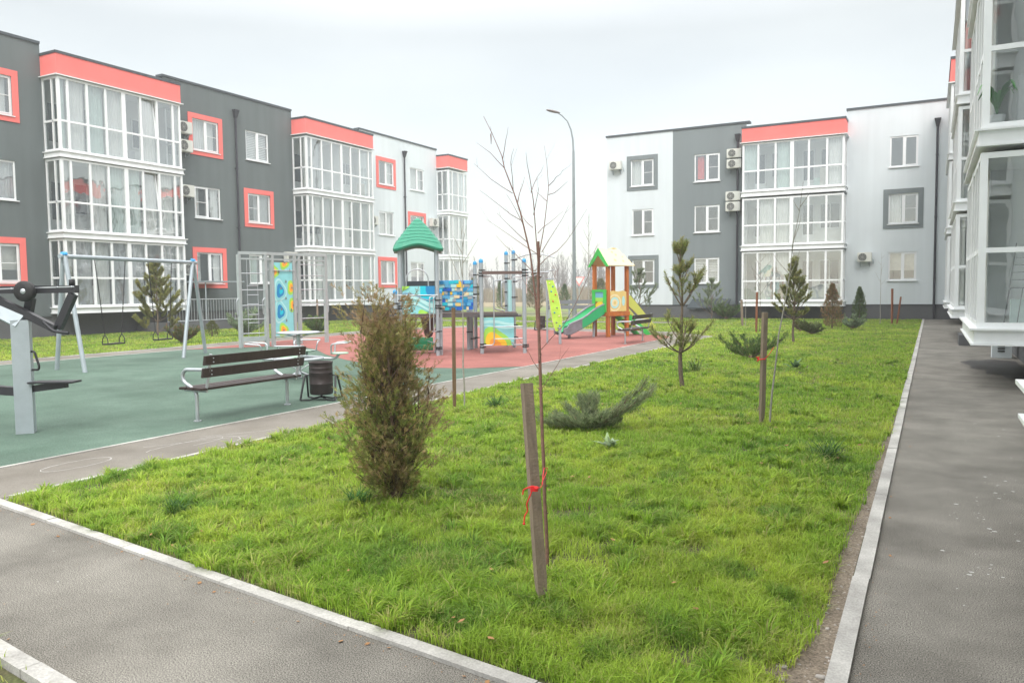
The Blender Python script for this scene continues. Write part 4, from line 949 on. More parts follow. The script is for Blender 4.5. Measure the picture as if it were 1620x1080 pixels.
# ---- wooden playhouse with slide
t=thing('playhouse_with_slide','orange wooden play tower with cream cloud roof, green gable and green and grey slide','playhouse',(-9.87,25.72,.012),rad(61.5))
W_,D_=.86,.72
for x,y in((0,0),(W_,0),(0,D_),(W_,D_)):
    m=MB(); m.bbox(x-.06,y-.06,0,x+.06,y+.06,2.50,.008); m.build('post',ORW,t)
m=MB(); m.box(-.08,-.085,.72,W_+.08,-.065,.86); m.box(-.08,D_+.065,.72,W_+.08,D_+.085,.86); m.box(-.085,-.06,.72,-.065,D_+.06,.86); m.box(W_+.065,-.06,.72,W_+.085,D_+.06,.86); m.box(-.06,-.06,.80,W_+.06,D_+.06,.84); m.build('floor_frame',ORW,t)
# roof: ridge along x ; two slopes
pk=3.05; ev=2.45
for sgn,nm in((-1,'roof_panel'),(1,'roof_panel')):
    yb=-.16 if sgn<0 else D_+.16; ym=D_/2
    def fr(u,v,c,yb=yb,ym=ym): return Vector((-.12+u,yb+(ym-yb)*v,ev+(pk-ev)*v+c))
    L_=W_+.36
    cloud=[(0,0),(L_,0),(L_-.02,.08),(L_-.10,.16),(L_-.10,.30),(L_-.18,.42),(L_-.20,.62),(L_-.28,.74),(L_-.30,.88),(L_-.40,1.02),(L_-.56,1.06),(L_-.70,1.0),(L_-.78,.92),(L_-.9,.96),(.14,1.0),(0,1.0)]
    m=MB(); m.prism(cloud,fr,.025); rp=m.build(nm,CREAM2 if sgn<0 else CREAM,t)
    if sgn<0:
        for cx,cy,rx in((.45,.3,.06),(.62,.62,.05),(.80,.25,.05),(.52,.78,.05),(.88,.5,.04)):
            q=MB(); q.prism([(cx+rx*math.cos(a),cy+rx*1.3*math.sin(a)) for a in [i*.6 for i in range(10)]],lambda u,v,c:fr(u,v,.026+c),.003); q.build('painted_dot',SAND,rp)
m=MB()
for x in(-.145,):
    g=lambda a,b,c,x=x:Vector((x+c,a,b))
    ym=D_/2
    m.prism([(-.20,ev-.02),(ym,pk+.04),(D_+.20,ev-.02),(D_+.06,ev-.02),(ym,pk-.22),(-.06,ev-.02)],g,.025)
m.build('gable',GRN,t)
m=MB(); m.prism([(-.02,ev),(ym,pk-.2),(D_+.02,ev)],lambda a,b,c:Vector((W_-.1+c,a,b)),.01); m.build('gable_back',GSTONE,t)
# front panel (x=0 face) where slide starts
m=MB(); g=lambda a,b,c:Vector((-.085-c,a,b))
m.prism([(-.02,.86),(.14,.86),(.14,1.2),(.14,1.64),(-.02,1.64)],g,.02); m.prism([(D_-.14,.86),(D_+.02,.86),(D_+.02,1.64),(D_-.14,1.64)],g,.02); m.prism([(.14,1.56),(D_-.14,1.56),(D_-.14,1.64),(.14,1.64)],g,.02); m.build('slide_gate',GRN,t)
m=MB(); m.prism([(.14,1.36),(D_-.14,1.36),(D_-.14,1.56),(.14,1.56)],lambda a,b,c:Vector((-.07-c,a,b)),.012); m.build('gate_sky',BLU2 if False else mat('sky_panel',(.16,.42,.55),.4),t)
m=MB(); m.prism([(.14,1.22),(D_-.14,1.22),(D_-.14,1.36),(.14,1.36)],lambda a,b,c:Vector((-.07-c,a,b)),.012); m.build('gate_band',LIME,t)
m=MB(); m.prism(drop(D_/2,1.08,.17,1.1),lambda a,b,c:Vector((-.066-c,a,b)),.012); m.build('gate_sun',YEL,t)
# side panel with rings (faces camera)
m=MB(); m.prism([(.06,.88),(W_-.06,.88),(W_-.06,1.56),(W_*.75,1.60),(W_*.5,1.56),(W_*.25,1.60),(.06,1.58)],lambda a,b,c:Vector((a,-.03-c,b)),.02); sp=m.build('side_panel',SAND,t)
for r_,mm,zz in((.30,CREAM,.051),(.24,SAND,.054),(.20,TURQ2,.057),(.13,CREAM,.060),(.06,SAND,.063)): 
    q=MB(); q.prism([(max(.06,.26+r_*math.cos(a)),1.18+r_*math.sin(a)) for a in [2*math.pi*i/24 for i in range(24)]],lambda a,b,c,zz=zz:Vector((a,-zz-c,b)),.002); q.build('painted_ring',mm,sp)
q=MB(); q.prism([(.66+.07*math.cos(a),1.24+.17*math.sin(a)) for a in [2*math.pi*i/20 for i in range(20)]],lambda a,b,c:Vector((a,-.053-c,b)),.002); q.build('window_hole',TURQ2,sp)
# slide
SL=1.75; NS=16
def slprof(s_): # s 0..1 along slide: returns x,z
    x=-.10-SL*s_; z=.86-(.86-.24)*min(1,(s_/.86))**1.02 if s_<.86 else .24-.02*(s_-.86)/.14
    return x,z
m=MB(); sidel=MB()
sec=[(-.02,.20),(.03,.02),(.10,-.015),(.36,-.015),(.43,.02),(.48,.20)]
vs=[];fs=[]; y0=.12
for i in range(NS+1):
    x,z=slprof(i/NS)
    for (yy,dz) in sec: vs.append((x,y0+yy,z+.02+dz))
for i in range(NS):
    for k in range(5): fs.append((i*6+k,i*6+k+1,(i+1)*6+k+1,(i+1)*6+k))
m.add(vs,fs,True); m.build('slide_bed',SLG,t)
for yy in(.12-.06,.12+.48):
    vs=[]
    for i in range(NS+1):
        s_=i/NS; x,z=slprof(s_); hi=.25-.06*s_+(.03*math.sin(s_*9)); lo=-.05-.07*math.sin(s_*3.14*.9)
        if s_>.9: hi*=.6
        for a,b in((yy,z+lo),(yy+.06,z+lo),(yy+.06,z+hi),(yy+.03,z+hi+.02),(yy,z+hi)): vs.append((x,a,b))
    for i0,i1,mm in((0,9,SLG),(9,NS,SLS)):
        fs=[]
        for i in range(i0,i1):
            for k in range(5): fs.append((i*5+k,i*5+(k+1)%5,(i+1)*5+(k+1)%5,(i+1)*5+k))
        fs+= [tuple(i0*5+k for k in range(5)),tuple(i1*5+k for k in range(5))]
        q=MB(); q.add(vs[i0*5:(i1+1)*5],[tuple(k-i0*5 for k in f) for f in fs],False); q.build('slide_side',mm,t)
    q=MB(); q.tube([(slprof(i/NS)[0],yy+.03,slprof(i/NS)[1]+.26-.06*i/NS+.03*math.sin(i/NS*9)) for i in range(NS-1)],.038,8); q.tube([(slprof(i/NS)[0],yy+.03,slprof(i/NS)[1]-.05-.07*math.sin(i/NS*3.14*.9)) for i in range(NS)],.03,8); q.build('slide_rim',SLS,t)
m=MB(); m.tube([(-1.42,.36,.01),(-1.42,.36,.24)],.05,8); m.build('slide_foot',SLS,t)
m=MB(); m.tube([(-.35,.36,0),(-.30,.36,.62)],.045,8); m.build('slide_support',GREYP,t)
# stairs on the far side
for y in(.02,D_-.06):
    m=MB(); g=lambda a,b,c,y=y:Vector((a,y+c,b)); m.prism([(W_+.06,1.45),(W_+.06,1.1),(W_+1.15,.30),(W_+1.30,.10),(W_+1.40,.30),(W_+.6,1.05),(W_+.2,1.42)],g,.04); m.build('stair_rail',mat('yellow_green_board',(.55,.60,.12),.45),t)
    m=MB(); m.prism([(W_+.06,.86),(W_+.06,.62),(W_+.95,0),(W_+1.25,0)],lambda a,b,c,y=y:Vector((a,y+c+.005,b)),.03); m.build('stringer',GRN,t)
for i in range(4):
    m=MB(); m.box(W_+.10+i*.24,.06,.72-.19*i,W_+.32+i*.24,D_-.06,.75-.19*i); m.build('step',ORW,t)

# ---- street lamp
t=thing('street_lamp','tall slender grey street lamp with curved arm and flat head above the playground','street lamp',(-19.95,46.1,0),YAW)
m=MB(); m.tube([(0,0,0),(0,0,1.4)],.15,12); m.tube([(0,0,1.4),(0,0,10.3)],[.125,.075],12); m.build('pole',mat('lamp_steel',(.27,.30,.31),.45,.4,var=.1),t)
m=MB(); m.tube([Vector((0,0,10.3)),Vector((-.03,0,11.0)),Vector((-.14,0,11.6)),Vector((-.36,0,12.15)),Vector((-.7,0,12.5)),Vector((-.95,0,12.66))],[.06,.055,.05,.045,.04,.04],8); m.build('arm',mat('lamp_steel',(.27,.30,.31)),t)
m=MB(); m.obox((-1.25,0,12.75),(1,0,-.22),(0,1,0),(.22,0,1),.36,.14,.05); 
bm=bmesh.new(); bmesh.ops.create_uvsphere(bm,u_segments=16,v_segments=8,radius=1)
for v in bm.verts:
    x=v.co.x; v.co=Vector((-1.25,0,12.76))+Vector((x*.45,v.co.y*.16*(1-.3*x),v.co.z*.08-x*.45*.22))
m=MB(); m.frombm(bm,True); m.build('lamp_head',mat('lamp_head_brown',(.16,.13,.12),.5),t)

# ---- far things beyond the play area
def farfence():
    t=thing('board_fence','low grey fence of wide horizontal boards beyond the foot of the slide','fence',(-18.6,42.0,0),YAW)
    for z in(.55,.85):
        m=MB(); m.box(-1.2,0,z,1.5,.04,z+.22); m.build('board',mat('fence_grey',(.17,.18,.20),.7,var=.15),t)
    for x in(-1.1,.1,1.4): m=MB(); m.box(x-.05,.045,0,x+.05,.12,1.1); m.build('post',GREYP,t)
farfence()
RW=mat('sign_pink',(.75,.28,.28),.5)
def sign(loc,label,h_=2.6,s_=.55):
    t=thing('road_sign',label,'road sign',loc,YAW)
    m=MB(); m.tube([(0,0,0),(0,0,h_)],.04,8); m.build('pole',GREYP,t)
    m=MB(); m.prism([(-s_,h_+.35),(s_,h_+.35),(0,h_-.55)],lambda a,b,c:Vector((a,-.06+c,b)),.02); p=m.build('plate',RW,t)
    m=MB(); m.prism([(-s_*.66,h_+.25),(s_*.66,h_+.25),(0,h_-.33)],lambda a,b,c:Vector((a,-.065+c,b)),.004); m.build('plate_face',mat('sign_white',(.8,.75,.75),.5),p)
sign((-28.6,67.2,0),'pale pink and white triangular give way sign on thin pole between lamp post and playhouse',2.5,.55)
t=thing('road_sign','tall narrow pale sign plate on pole behind the bare tree trunk','road sign',(-29.5,58,0),YAW)
m=MB(); m.tube([(0,0,0),(0,0,3)],.04,8); m.build('pole',GREYP,t); m=MB(); m.box(-.14,-.05,1.4,.14,-.03,3.4); m.build('plate',mat('sign_pale_pink',(.8,.5,.5),.5),t)
# ------------------------------------------------------------ vegetation
rng=np.random.default_rng(7)
def nrm(a): return a/np.maximum(np.linalg.norm(a,axis=-1,keepdims=True),1e-9)
def blades(P,D,S_,L,W_,tip=.25):
    """flat tapered quads: base P, direction D, width dir S_"""
    P=np.asarray(P);L=np.asarray(L)[:,None];W_=np.asarray(W_)[:,None]
    a=P-S_*W_/2; b=P+S_*W_/2; c=P+D*L+S_*W_*tip/2; d=P+D*L-S_*W_*tip/2
    v=np.stack([a,b,c,d],1).reshape(-1,3); q=np.arange(len(P)*4).reshape(-1,4); return v,q
def tints(n,pal,var=.25,w=None,r=rng):
    pal=np.array(pal,float); i=r.choice(len(pal),n,p=w); return np.clip(pal[i]*(1+var*(r.random((n,1))*2-1)),0,1)
def perp(D,r=rng):
    x=r.normal(size=D.shape); return nrm(x-D*(x*D).sum(1,keepdims=True))
def sprays(P,D,L,pal,wts=None,nl=5,wid=.007,ang=.75,r=rng,tintper=.25):
    """fan-shaped sprays like thuja foliage"""
    P=np.asarray(P);D=nrm(np.asarray(D));n=len(P);S_=perp(D,r); base=tints(n,pal,.3,wts,r); VV=[];TT=[]
    V,_=blades(P,D,S_,L,np.full(n,wid),.4); VV.append(V); TT.append(np.repeat(base,4,0))
    for i in range(nl):
        f=(i+1)/(nl+1.)
        for s in(-1,1):
            q=P+D*(L*f)[:,None]; a=ang*(1+.3*(r.random((n,1))-.5)); d=nrm(D*np.cos(a)+s*S_*np.sin(a)+.25*r.normal(size=(n,3))); 
            V,_=blades(q,d,nrm(np.cross(d,np.cross(D,S_))),L*(.62-.42*f)*(.7+.6*r.random(n)),np.full(n,wid),.45); VV.append(V); TT.append(np.repeat(base*(1+tintper*(r.random((n,1))-.4)),4,0))
    return np.concatenate(VV),np.clip(np.concatenate(TT),0,1)
def leafobj(name,V,T,par,m=None):
    return np_mesh(name,V,np.arange(len(V)).reshape(-1,4),m or LEAF,par,T)
THU=[(.20,.24,.065),(.32,.33,.10),(.38,.27,.12),(.46,.33,.18),(.11,.14,.04)]
def thuja_big(loc):
    r=np.random.default_rng(42); random.seed(42)
    t=thing('thuja_bush','big ragged upright conifer bush turning brown, alone at the near end of the lawn','bush',loc,YAW)
    m=MB(); tr=[]
    stems=[((0,0,0),(.02,0,.5),(-.04,0,1.0),(-.15,.02,1.55),.034),((0,0,.05),(.05,.04,.5),(.12,.05,1.0),(.10,.05,1.45),.022),((-.02,0,.05),(-.10,-.04,.4),(-.2,-.05,.85),(-.24,-.03,1.35),.018),((.02,.02,.03),(.16,.02,.35),(.26,.04,.7),(.28,.02,1.0),.016),((0,0,.12),(-.06,.12,.45),(-.1,.2,.8),(-.05,.16,1.2),.016),((0,0,.1),(.02,-.12,.5),(0,-.2,.85),(-.02,-.15,1.3),.016)]
    for s in stems:
        pts=[Vector(p) for p in s[:4]]; out=[]
        for k in range(13):
            f=k/12; a=pts[0].lerp(pts[1],f);b=pts[1].lerp(pts[2],f);c=pts[2].lerp(pts[3],f); d=a.lerp(b,f);e=b.lerp(c,f); out.append(d.lerp(e,f)+Vector((random.uniform(-.008,.008),random.uniform(-.008,.008),0)))
        m.tube(out,[s[4]*(1-.8*i/12) for i in range(13)],7); tr.append(out)
    m.build('trunk',BARK,t)
    # radius profile: z -> (left,right)
    zs=[.08,.18,.30,.48,.68,.88,1.07,1.27,1.47,1.62,1.72]; Lf=[-.13,-.26,-.36,-.46,-.48,-.41,-.34,-.31,-.35,-.37,-.30]; Rt=[.15,.22,.29,.37,.39,.34,.26,.27,.20,.12,.02]
    P=[];D=[]; tw=MB()
    N_=12500
    for i in range(N_):
        z=.10+1.55*random.random()**.92 if random.random()<.93 else random.uniform(.2,.5)
        l=np.interp(z,zs,Lf); rr=np.interp(z,zs,Rt); cx=(l+rr)/2; hw=(rr-l)/2
        a=random.uniform(0,6.283); lump=.78+.30*math.sin(a*3+z*9)*math.sin(z*17+a)+.12*math.sin(a*7+z*31)
        q=(random.random()**.55)*lump
        if q>1.12: continue
        if z>1.28+.42*abs(math.sin(a*2.2+1.3))*(.6+.4*math.sin(q*9+a*3)): continue
        p=Vector((cx+hw*q*math.cos(a),hw*q*math.sin(a)*.95,z+random.uniform(-.03,.03)))
        # holes
        if math.sin(p.x*21+1)*math.sin(p.z*15+p.y*9)>.62 and q>.45: continue
        d=Vector((math.cos(a)*.9*q+random.gauss(0,.35),math.sin(a)*.9*q+random.gauss(0,.35),.75+random.gauss(0,.4))); P.append(p); D.append(d)
        if i%16==0:
            st=tr[random.randrange(len(tr))]; k=min(12,max(1,int((z-.12)/1.5*12))); src=st[k]; 
            if (src-p).length<.45: tw.tube([src,(src+p)/2+Vector((0,0,-.02)),p],[.006,.004,.002],4,cap=False)
    # wisps sticking out at the outline
    for i in range(120):
        z=random.uniform(.2,1.65); l=np.interp(z,zs,Lf); rr=np.interp(z,zs,Rt); a=random.uniform(0,6.283); q=random.uniform(.90,1.04); base=Vector(((l+rr)/2+(rr-l)/2*q*math.cos(a),(rr-l)/2*q*math.sin(a),z))
        dd=Vector((math.cos(a)*.8,math.sin(a)*.8,.9)).normalized()
        for k in range(4): P.append(base+dd*.03*k+Vector((random.uniform(-.01,.01),)*3)); D.append(dd+Vector((random.uniform(-.4,.4),random.uniform(-.4,.4),random.uniform(-.3,.3))))
    P=np.array(P);D=np.array(D); n=len(P)
    V,T=sprays(P,D,.030+.035*r.random(n),THU,[.30,.34,.16,.12,.08],nl=3,wid=.0048,r=r)
    # browner in patches
    c=V.reshape(-1,4,3)[:,0]; pb=fbm(c[:,0]*6+c[:,1]*3+10,c[:,2]*5+c[:,1]*4+5,3); k=np.clip((pb-.55)*5,0,1)*.55+np.clip((c[:,2]-1.15)*1.1,0,.4)+np.clip((c[:,0]-.22)*5,0,.5); k=np.clip(k,0,.85)[:,None]
    T4=T.reshape(-1,4,3)[:,0]; T4=T4*(1-k)+np.array([.38,.25,.16])*(.6+.8*r.random((len(T4),1)))*k; T=np.repeat(T4,4,0)
    leafobj('foliage',V,T,t); tw.build('branches',BARK,t)
thuja_big((-3.66,4.93,0))
def conifer_cone(loc,h_,wd,label,pal,n=1700,seed=1,name='thuja_bush',group=None,sz=.09,lump=.2):
    r=np.random.default_rng(seed); t=thing(name,label,'bush',loc,0,group)
    m=MB(); m.tube([(0,0,0),(0,0,h_*.5),(0,0,h_*.9)],[.03,.02,.005],6); m.build('trunk',BARK,t)
    f=r.random(n)**.8; z=.06+f*(h_-.08); rad_=wd/2*np.interp(f,[0,.1,.3,.55,.8,1],[.65,.95,1.,.8,.45,.04]); a=r.random(n)*6.283
    rad_=rad_*(1+lump*np.sin(a*3+z*7)+lump*.6*np.sin(a*5-z*13+seed)); q=r.random(n)**.45
    P=np.stack([rad_*q*np.cos(a),rad_*q*np.sin(a),z],1); D=np.stack([np.cos(a)*.5,np.sin(a)*.5,1+.5*(r.random(n)-.5)],1)
    V,T=sprays(P,D,sz*(.7+.6*r.random(n)),pal,None,nl=3,wid=sz*.10,r=r); leafobj('foliage',V,T,t); return t
GRN_P=[(.09,.15,.04),(.13,.19,.05),(.06,.11,.03)]; BRN_P=[(.22,.17,.065),(.30,.17,.09),(.16,.18,.05),(.34,.21,.12)]
conifer_cone((-3.45,33.6,0),1.75,.78,'brown-green bushy conifer before the right half of the glazed back stack',BRN_P,2200,3)
conifer_cone((-2.95,40.3,0),1.60,.58,'slim dark green conifer cone against the pale back wall right of the brown one',GRN_P,1900,4)
conifer_cone((-29.0,64.8,0),2.1,1.05,'dark green cone-shaped conifer just left of the lamp post, far beyond the slide',GRN_P,1000,5,sz=.16)
conifer_cone((-36.8,62,0),2.7,1.5,'wide olive conifer far off, seen between the blue-capped posts',[(.16,.16,.05),(.12,.13,.04)],1000,6,sz=.2)
conifer_cone((-34.6,63,0),2.5,.6,'thin dark conifer far off, right of the wide olive one',GRN_P,700,7,sz=.16)
conifer_cone((-30.1,61,0),3.2,1.5,'tall brownish conifer far off behind the top of the lime climbing board',[(.17,.14,.05),(.12,.12,.04),(.2,.15,.08)],1200,8,sz=.22)
conifer_cone((-26.0,66,0),2.5,2.0,'loose olive conifer far off, left of the playhouse posts',[(.15,.16,.05),(.2,.17,.07)],1100,9,sz=.22)
conifer_cone((-35.4,57.5,0),1.5,.5,'small orange shrub far off beside the wide olive conifer',[(.75,.20,.05),(.6,.2,.06),(.4,.2,.08)],350,10,name='shrub',sz=.14)

PINEP=[(.19,.25,.08),(.26,.31,.09),(.34,.35,.12),(.38,.31,.15)]
def pine(loc,h_,label,seed=1,spread=.75,lush=1.,bare=.3,nlen=.065,nw=.0045,pal=PINEP,droop=0,name='young_pine',top=1.0,needles=90,group=None,whorls=None):
    r=random.Random(seed); rn=np.random.default_rng(seed); t=thing(name,label,'tree',loc,r.uniform(0,6.28),group)
    tk=MB(); k=9; tp=[Vector((.03*math.sin(i*1.3+seed),.03*math.cos(i*1.7+seed),h_*i/k)) for i in range(k+1)]; tk.tube(tp,[max(.006,(.012+.012*h_)*(1-i/k*.9)) for i in range(k+1)],8); tk.build('trunk',BARKP,t)
    def tpos(z): f=z/h_*k; i=min(k-1,int(f)); return tp[i].lerp(tp[i+1],f-i)
    shoots=[]; br=MB()
    nw_=max(4,int(h_/.38)) if whorls is None else len(whorls)
    for w_ in range(nw_):
        z=h_*(bare+(0.93-bare)*(w_/(nw_-1))) if whorls is None else whorls[w_][0]; f=(z/h_-bare)/(1-bare); nb=r.choice([4,5,5,6]); Lb=spread*h_*.5*(1-f)**.75*(.8+.4*r.random())+.12
        a0=r.uniform(0,6.28); el0=None
        if whorls is not None: nb,Lb,el0=whorls[w_][1:]
        for b in range(nb):
            a=a0+6.283*b/nb+r.uniform(-.3,.3); el=r.uniform(.05,.40)+.75*f-droop*(1-f)
            if el0 is not None: el=el0+r.uniform(-.15,.15)
            L_=Lb*r.uniform(.65,1.15); p=tpos(z); pts=[p]; d=Vector((math.cos(a)*math.cos(el),math.sin(a)*math.cos(el),math.sin(el)))
            n_=5
            for i in range(n_):
                d=(d+Vector((0,0,.17))+Vector((r.uniform(-.08,.08),)*1+(r.uniform(-.08,.08),0))).normalized(); pts.append(pts[-1]+d*L_/n_)
            br.tube(pts,[.010*(1-.7*i/n_)*(1+.5*(1-f)) for i in range(n_+1)],5,cap=False)
            shoots.append((pts[-2],pts[-1]+d*.05)); 
            if r.random()<.8*lush: shoots.append((pts[-3],pts[-2]))
            if f>.15 and r.random()<.6*lush: shoots.append((pts[-4],pts[-3]))
            for s in range(r.choice([2,3,4])):
                i=r.choice([2,3,4,4]); q=pts[i]; side=d.cross(Vector((0,0,1))).normalized()*r.choice([-1,1]); dd=(d*.8+side*r.uniform(.4,.9)+Vector((0,0,r.uniform(.1,.5)))).normalized(); l2=L_*r.uniform(.22,.42)+.05
                e=q+dd*l2; br.tube([q,e],[.005,.003],4,cap=False); shoots.append((q.lerp(e,.25),e+dd*.03))
    # leader candles
    topp=tp[-1]; shoots.append((tpos(h_*.80),topp+Vector((0,0,.06)))); shoots.append((tpos(h_*.9),topp+Vector((0,0,.1))))
    for b in range(5):
        a=6.283*b/5; d=Vector((math.cos(a)*.35,math.sin(a)*.35,1)).normalized(); q=tpos(h_*.93); e=q+d*.20*top; shoots.append((q,e)); br.tube([q,e],[.006,.004],4,cap=False)
    br.build('branches',BARKP,t)
    PP=[];DD=[]
    for p,q in shoots:
        n=int(needles*lush*max(.5,(q-p).length/.18)); f=rn.random(n)[:,None]; p_=np.array(p)[None];q_=np.array(q)[None]; ax=nrm(q_-p_); P=p_+(q_-p_)*f; x=rn.normal(size=(n,3)); x=nrm(x-ax*(x@ax.T)); ang=.55+.35*rn.random((n,1)); PP.append(P); DD.append(ax*np.cos(ang)+x*np.sin(ang))
    P=np.concatenate(PP);D=nrm(np.concatenate(DD)); n=len(P); V,_=blades(P,D,perp(D,rn),nlen*(.7+.6*rn.random(n)),np.full(n,nw),.4); T=np.repeat(tints(n,pal,.35,None,rn),4,0)
    leafobj('needles',V,T,t); return t
pine((-3.62,12.77,0),2.38,'tall open young pine with long upright shoots, nearest pine on the lawn',11,.64,.62,.26,.060,.0072,needles=120,whorls=[(.60,6,.66,.20),(.78,4,.50,.55),(1.36,5,.56,.80),(1.74,5,.34,1.0),(2.08,5,.24,1.15)])
pine((-3.57,24.5,0),2.45,'dense young pine mid lawn before the glazed back stack',12,.66,1.15,.28,.065,.0095,needles=100,whorls=[(.70,6,.62,.15),(.88,5,.66,.35),(1.12,6,.62,.55),(1.42,6,.52,.8),(1.72,5,.38,1.0),(2.0,5,.26,1.1),(2.2,4,.2,1.2)])
pine((-10.35,42.3,0),2.0,'pale open young pine before the grey part of the back wall',13,1.1,.8,.12,.08,.010,pal=[(.30,.36,.21),(.22,.28,.15)],needles=80)
pine((-13.9,41.0,0),2.6,'loose grey-green young pine behind the playhouse stairs',14,1.0,.9,.15,.08,.011,pal=[(.24,.30,.17),(.18,.23,.12)],needles=70)
pine((-27.6,21.5,0),2.85,'full yellow-green pine seen through the swings before the left glazed stack',15,.92,1.7,.05,.095,.013,pal=[(.30,.33,.09),(.22,.27,.07),(.36,.30,.10)],needles=85,droop=.2)
JUN=[(.24,.33,.20),(.32,.40,.25),(.17,.24,.13)]; JUNG=[(.08,.15,.04),(.11,.19,.05),(.15,.21,.06)]
def juniper(loc,label,dirs,pal,seed=1,sc=1.,dens=60,name='juniper_shrub',wid=.006,group=None,sl=.05):
    """low spreading shrub; dirs: (azimuth, elevation, length) of its main branches"""
    r=random.Random(seed); rn=np.random.default_rng(seed); t=thing(name,label,'shrub',loc,YAW,group); br=MB(); P=[];D=[]
    for az,el,L_ in dirs:
        L_*=sc; d=Vector((math.cos(az)*math.cos(el),math.sin(az)*math.cos(el),math.sin(el))); p=Vector((0,0,.03)); pts=[p]
        for i in range(6):
            d=(d+Vector((r.uniform(-.1,.1),r.uniform(-.1,.1),-.04+.03*i))).normalized(); pts.append(pts[-1]+d*L_/6)
            for s in range(3):
                side=d.cross(Vector((0,0,1))).normalized()*r.choice([-1,1]); dd=(d+side*r.uniform(.3,.9)+Vector((0,0,r.uniform(0,.6)))).normalized(); l2=L_*r.uniform(.18,.42)*(1-.08*i); q=pts[-1]; e=q+dd*l2; br.tube([q,e],[.004,.002],4,cap=False)
                for k in range(dens//6):
                    f=r.random(); P.append(q.lerp(e,f)+Vector((r.gauss(0,.024),r.gauss(0,.024),r.gauss(0,.02)))); D.append(dd+Vector((r.uniform(-.5,.5),r.uniform(-.5,.5),r.uniform(0,.7))))
        for k in range(dens//3): f=r.uniform(.3,1.02); i=min(5,int(f*6)); P.append(pts[i].lerp(pts[i+1],f*6-i)); D.append(d+Vector((r.uniform(-.4,.4),r.uniform(-.4,.4),r.uniform(0,.5))))
        br.tube(pts,[.010*(1-.8*i/6)*sc for i in range(7)],5,cap=False)
    br.build('branches',BARKR,t); P=np.array(P);D=np.array(D); V,T=sprays(P,D,sl*(.7+.7*rn.random(len(P))),pal,None,nl=2,wid=wid,ang=.5,r=rn); leafobj('foliage',V,T,t); return t
rj=random.Random(4)
juniper((-3.52,8.50,0),'spreading blue-green juniper with one long branch reaching to the right, mid lawn',[(.05,.50,.85),(.0,.58,.78),(.15,.42,.72),(-.1,.46,.6),(2.9,.35,.38),(3.3,.25,.40),(2.4,.6,.35),(3.7,.4,.32),(1.4,.9,.34),(4.4,.5,.3),(.9,.8,.4),(-.9,.6,.35),(0.0,.2,.35),(2.0,1.1,.36),(3.1,.1,.5)],[(.26,.32,.17),(.36,.40,.23),(.19,.25,.12)],5,1.,260,wid=.0034,sl=.036)
juniper((-3.65,18.75,0),'dark green juniper with splayed pointed branches behind the pale leaning stake',[(3.0,.5,.75),(2.7,.8,.62),(3.3,.35,.6),(1.8,1.1,.55),(.6,.9,.5),(.1,.45,.85),(-.1,.6,.62),(4.5,.5,.5),(5.3,.7,.5),(1.2,.7,.5),(2.2,.5,.6)],JUNG,6,1.,60,wid=.008,sl=.07)
juniper((-2.7,33.6,0),'low grey-green juniper mound before the slim conifer at the back',[(a,rj.uniform(.3,.9),rj.uniform(.4,.75)) for a in [i*.55 for i in range(12)]],JUN,7,.8,45,wid=.012,sl=.08)
juniper((-3.66,29.2,0),'low olive juniper beside the foot of the brown-green conifer',[(a,rj.uniform(.3,.8),rj.uniform(.35,.7)) for a in [i*.55 for i in range(12)]],[(.10,.14,.05),(.14,.17,.07)],8,.9,45,wid=.011,sl=.08)
juniper((-22.3,18.3,0),'brown-tinged green shrub just right of the swings on the left lawn',[(a,rj.uniform(.5,1.1),rj.uniform(.45,.75)) for a in [i*.5 for i in range(13)]],[(.08,.12,.03),(.20,.10,.04),(.10,.14,.04)],9,1.,50,name='shrub',wid=.011,sl=.085)
conifer_cone((-24.4,21.4,0),.62,.62,'small rounded olive shrub between the swings and the climbing frame',[(.12,.15,.04),(.15,.15,.05)],700,17,name='shrub',sz=.07)
juniper((-23.9,22.6,0),'grey-green bush seen through the left side of the climbing frame',[(a,rj.uniform(.5,1.2),rj.uniform(.6,.95)) for a in [i*.45 for i in range(14)]],JUN,10,1.,60,name='shrub',wid=.013,sl=.1)
juniper((-21.8,24.4,0),'dark bush seen through the lower rungs of the climbing frame',[(a,rj.uniform(.5,1.2),rj.uniform(.5,.8)) for a in [i*.45 for i in range(14)]],JUNG,11,1.,55,name='shrub',wid=.013,sl=.1)
juniper((-9.6,42.4,0),'dark green low bush at the foot of the back drainpipe',[(a,rj.uniform(.4,.9),rj.uniform(.6,.95)) for a in [i*.45 for i in range(14)]],JUNG,12,1.,45,name='shrub',wid=.016,sl=.12)
juniper((-4.3,31.2,0),'small sparse twiggy olive shrub left of the brown-green conifer',[(a,rj.uniform(.3,.7),rj.uniform(.3,.5)) for a in [i*.8 for i in range(8)]],[(.14,.13,.05)],13,1.,30,name='shrub',wid=.010,sl=.07)

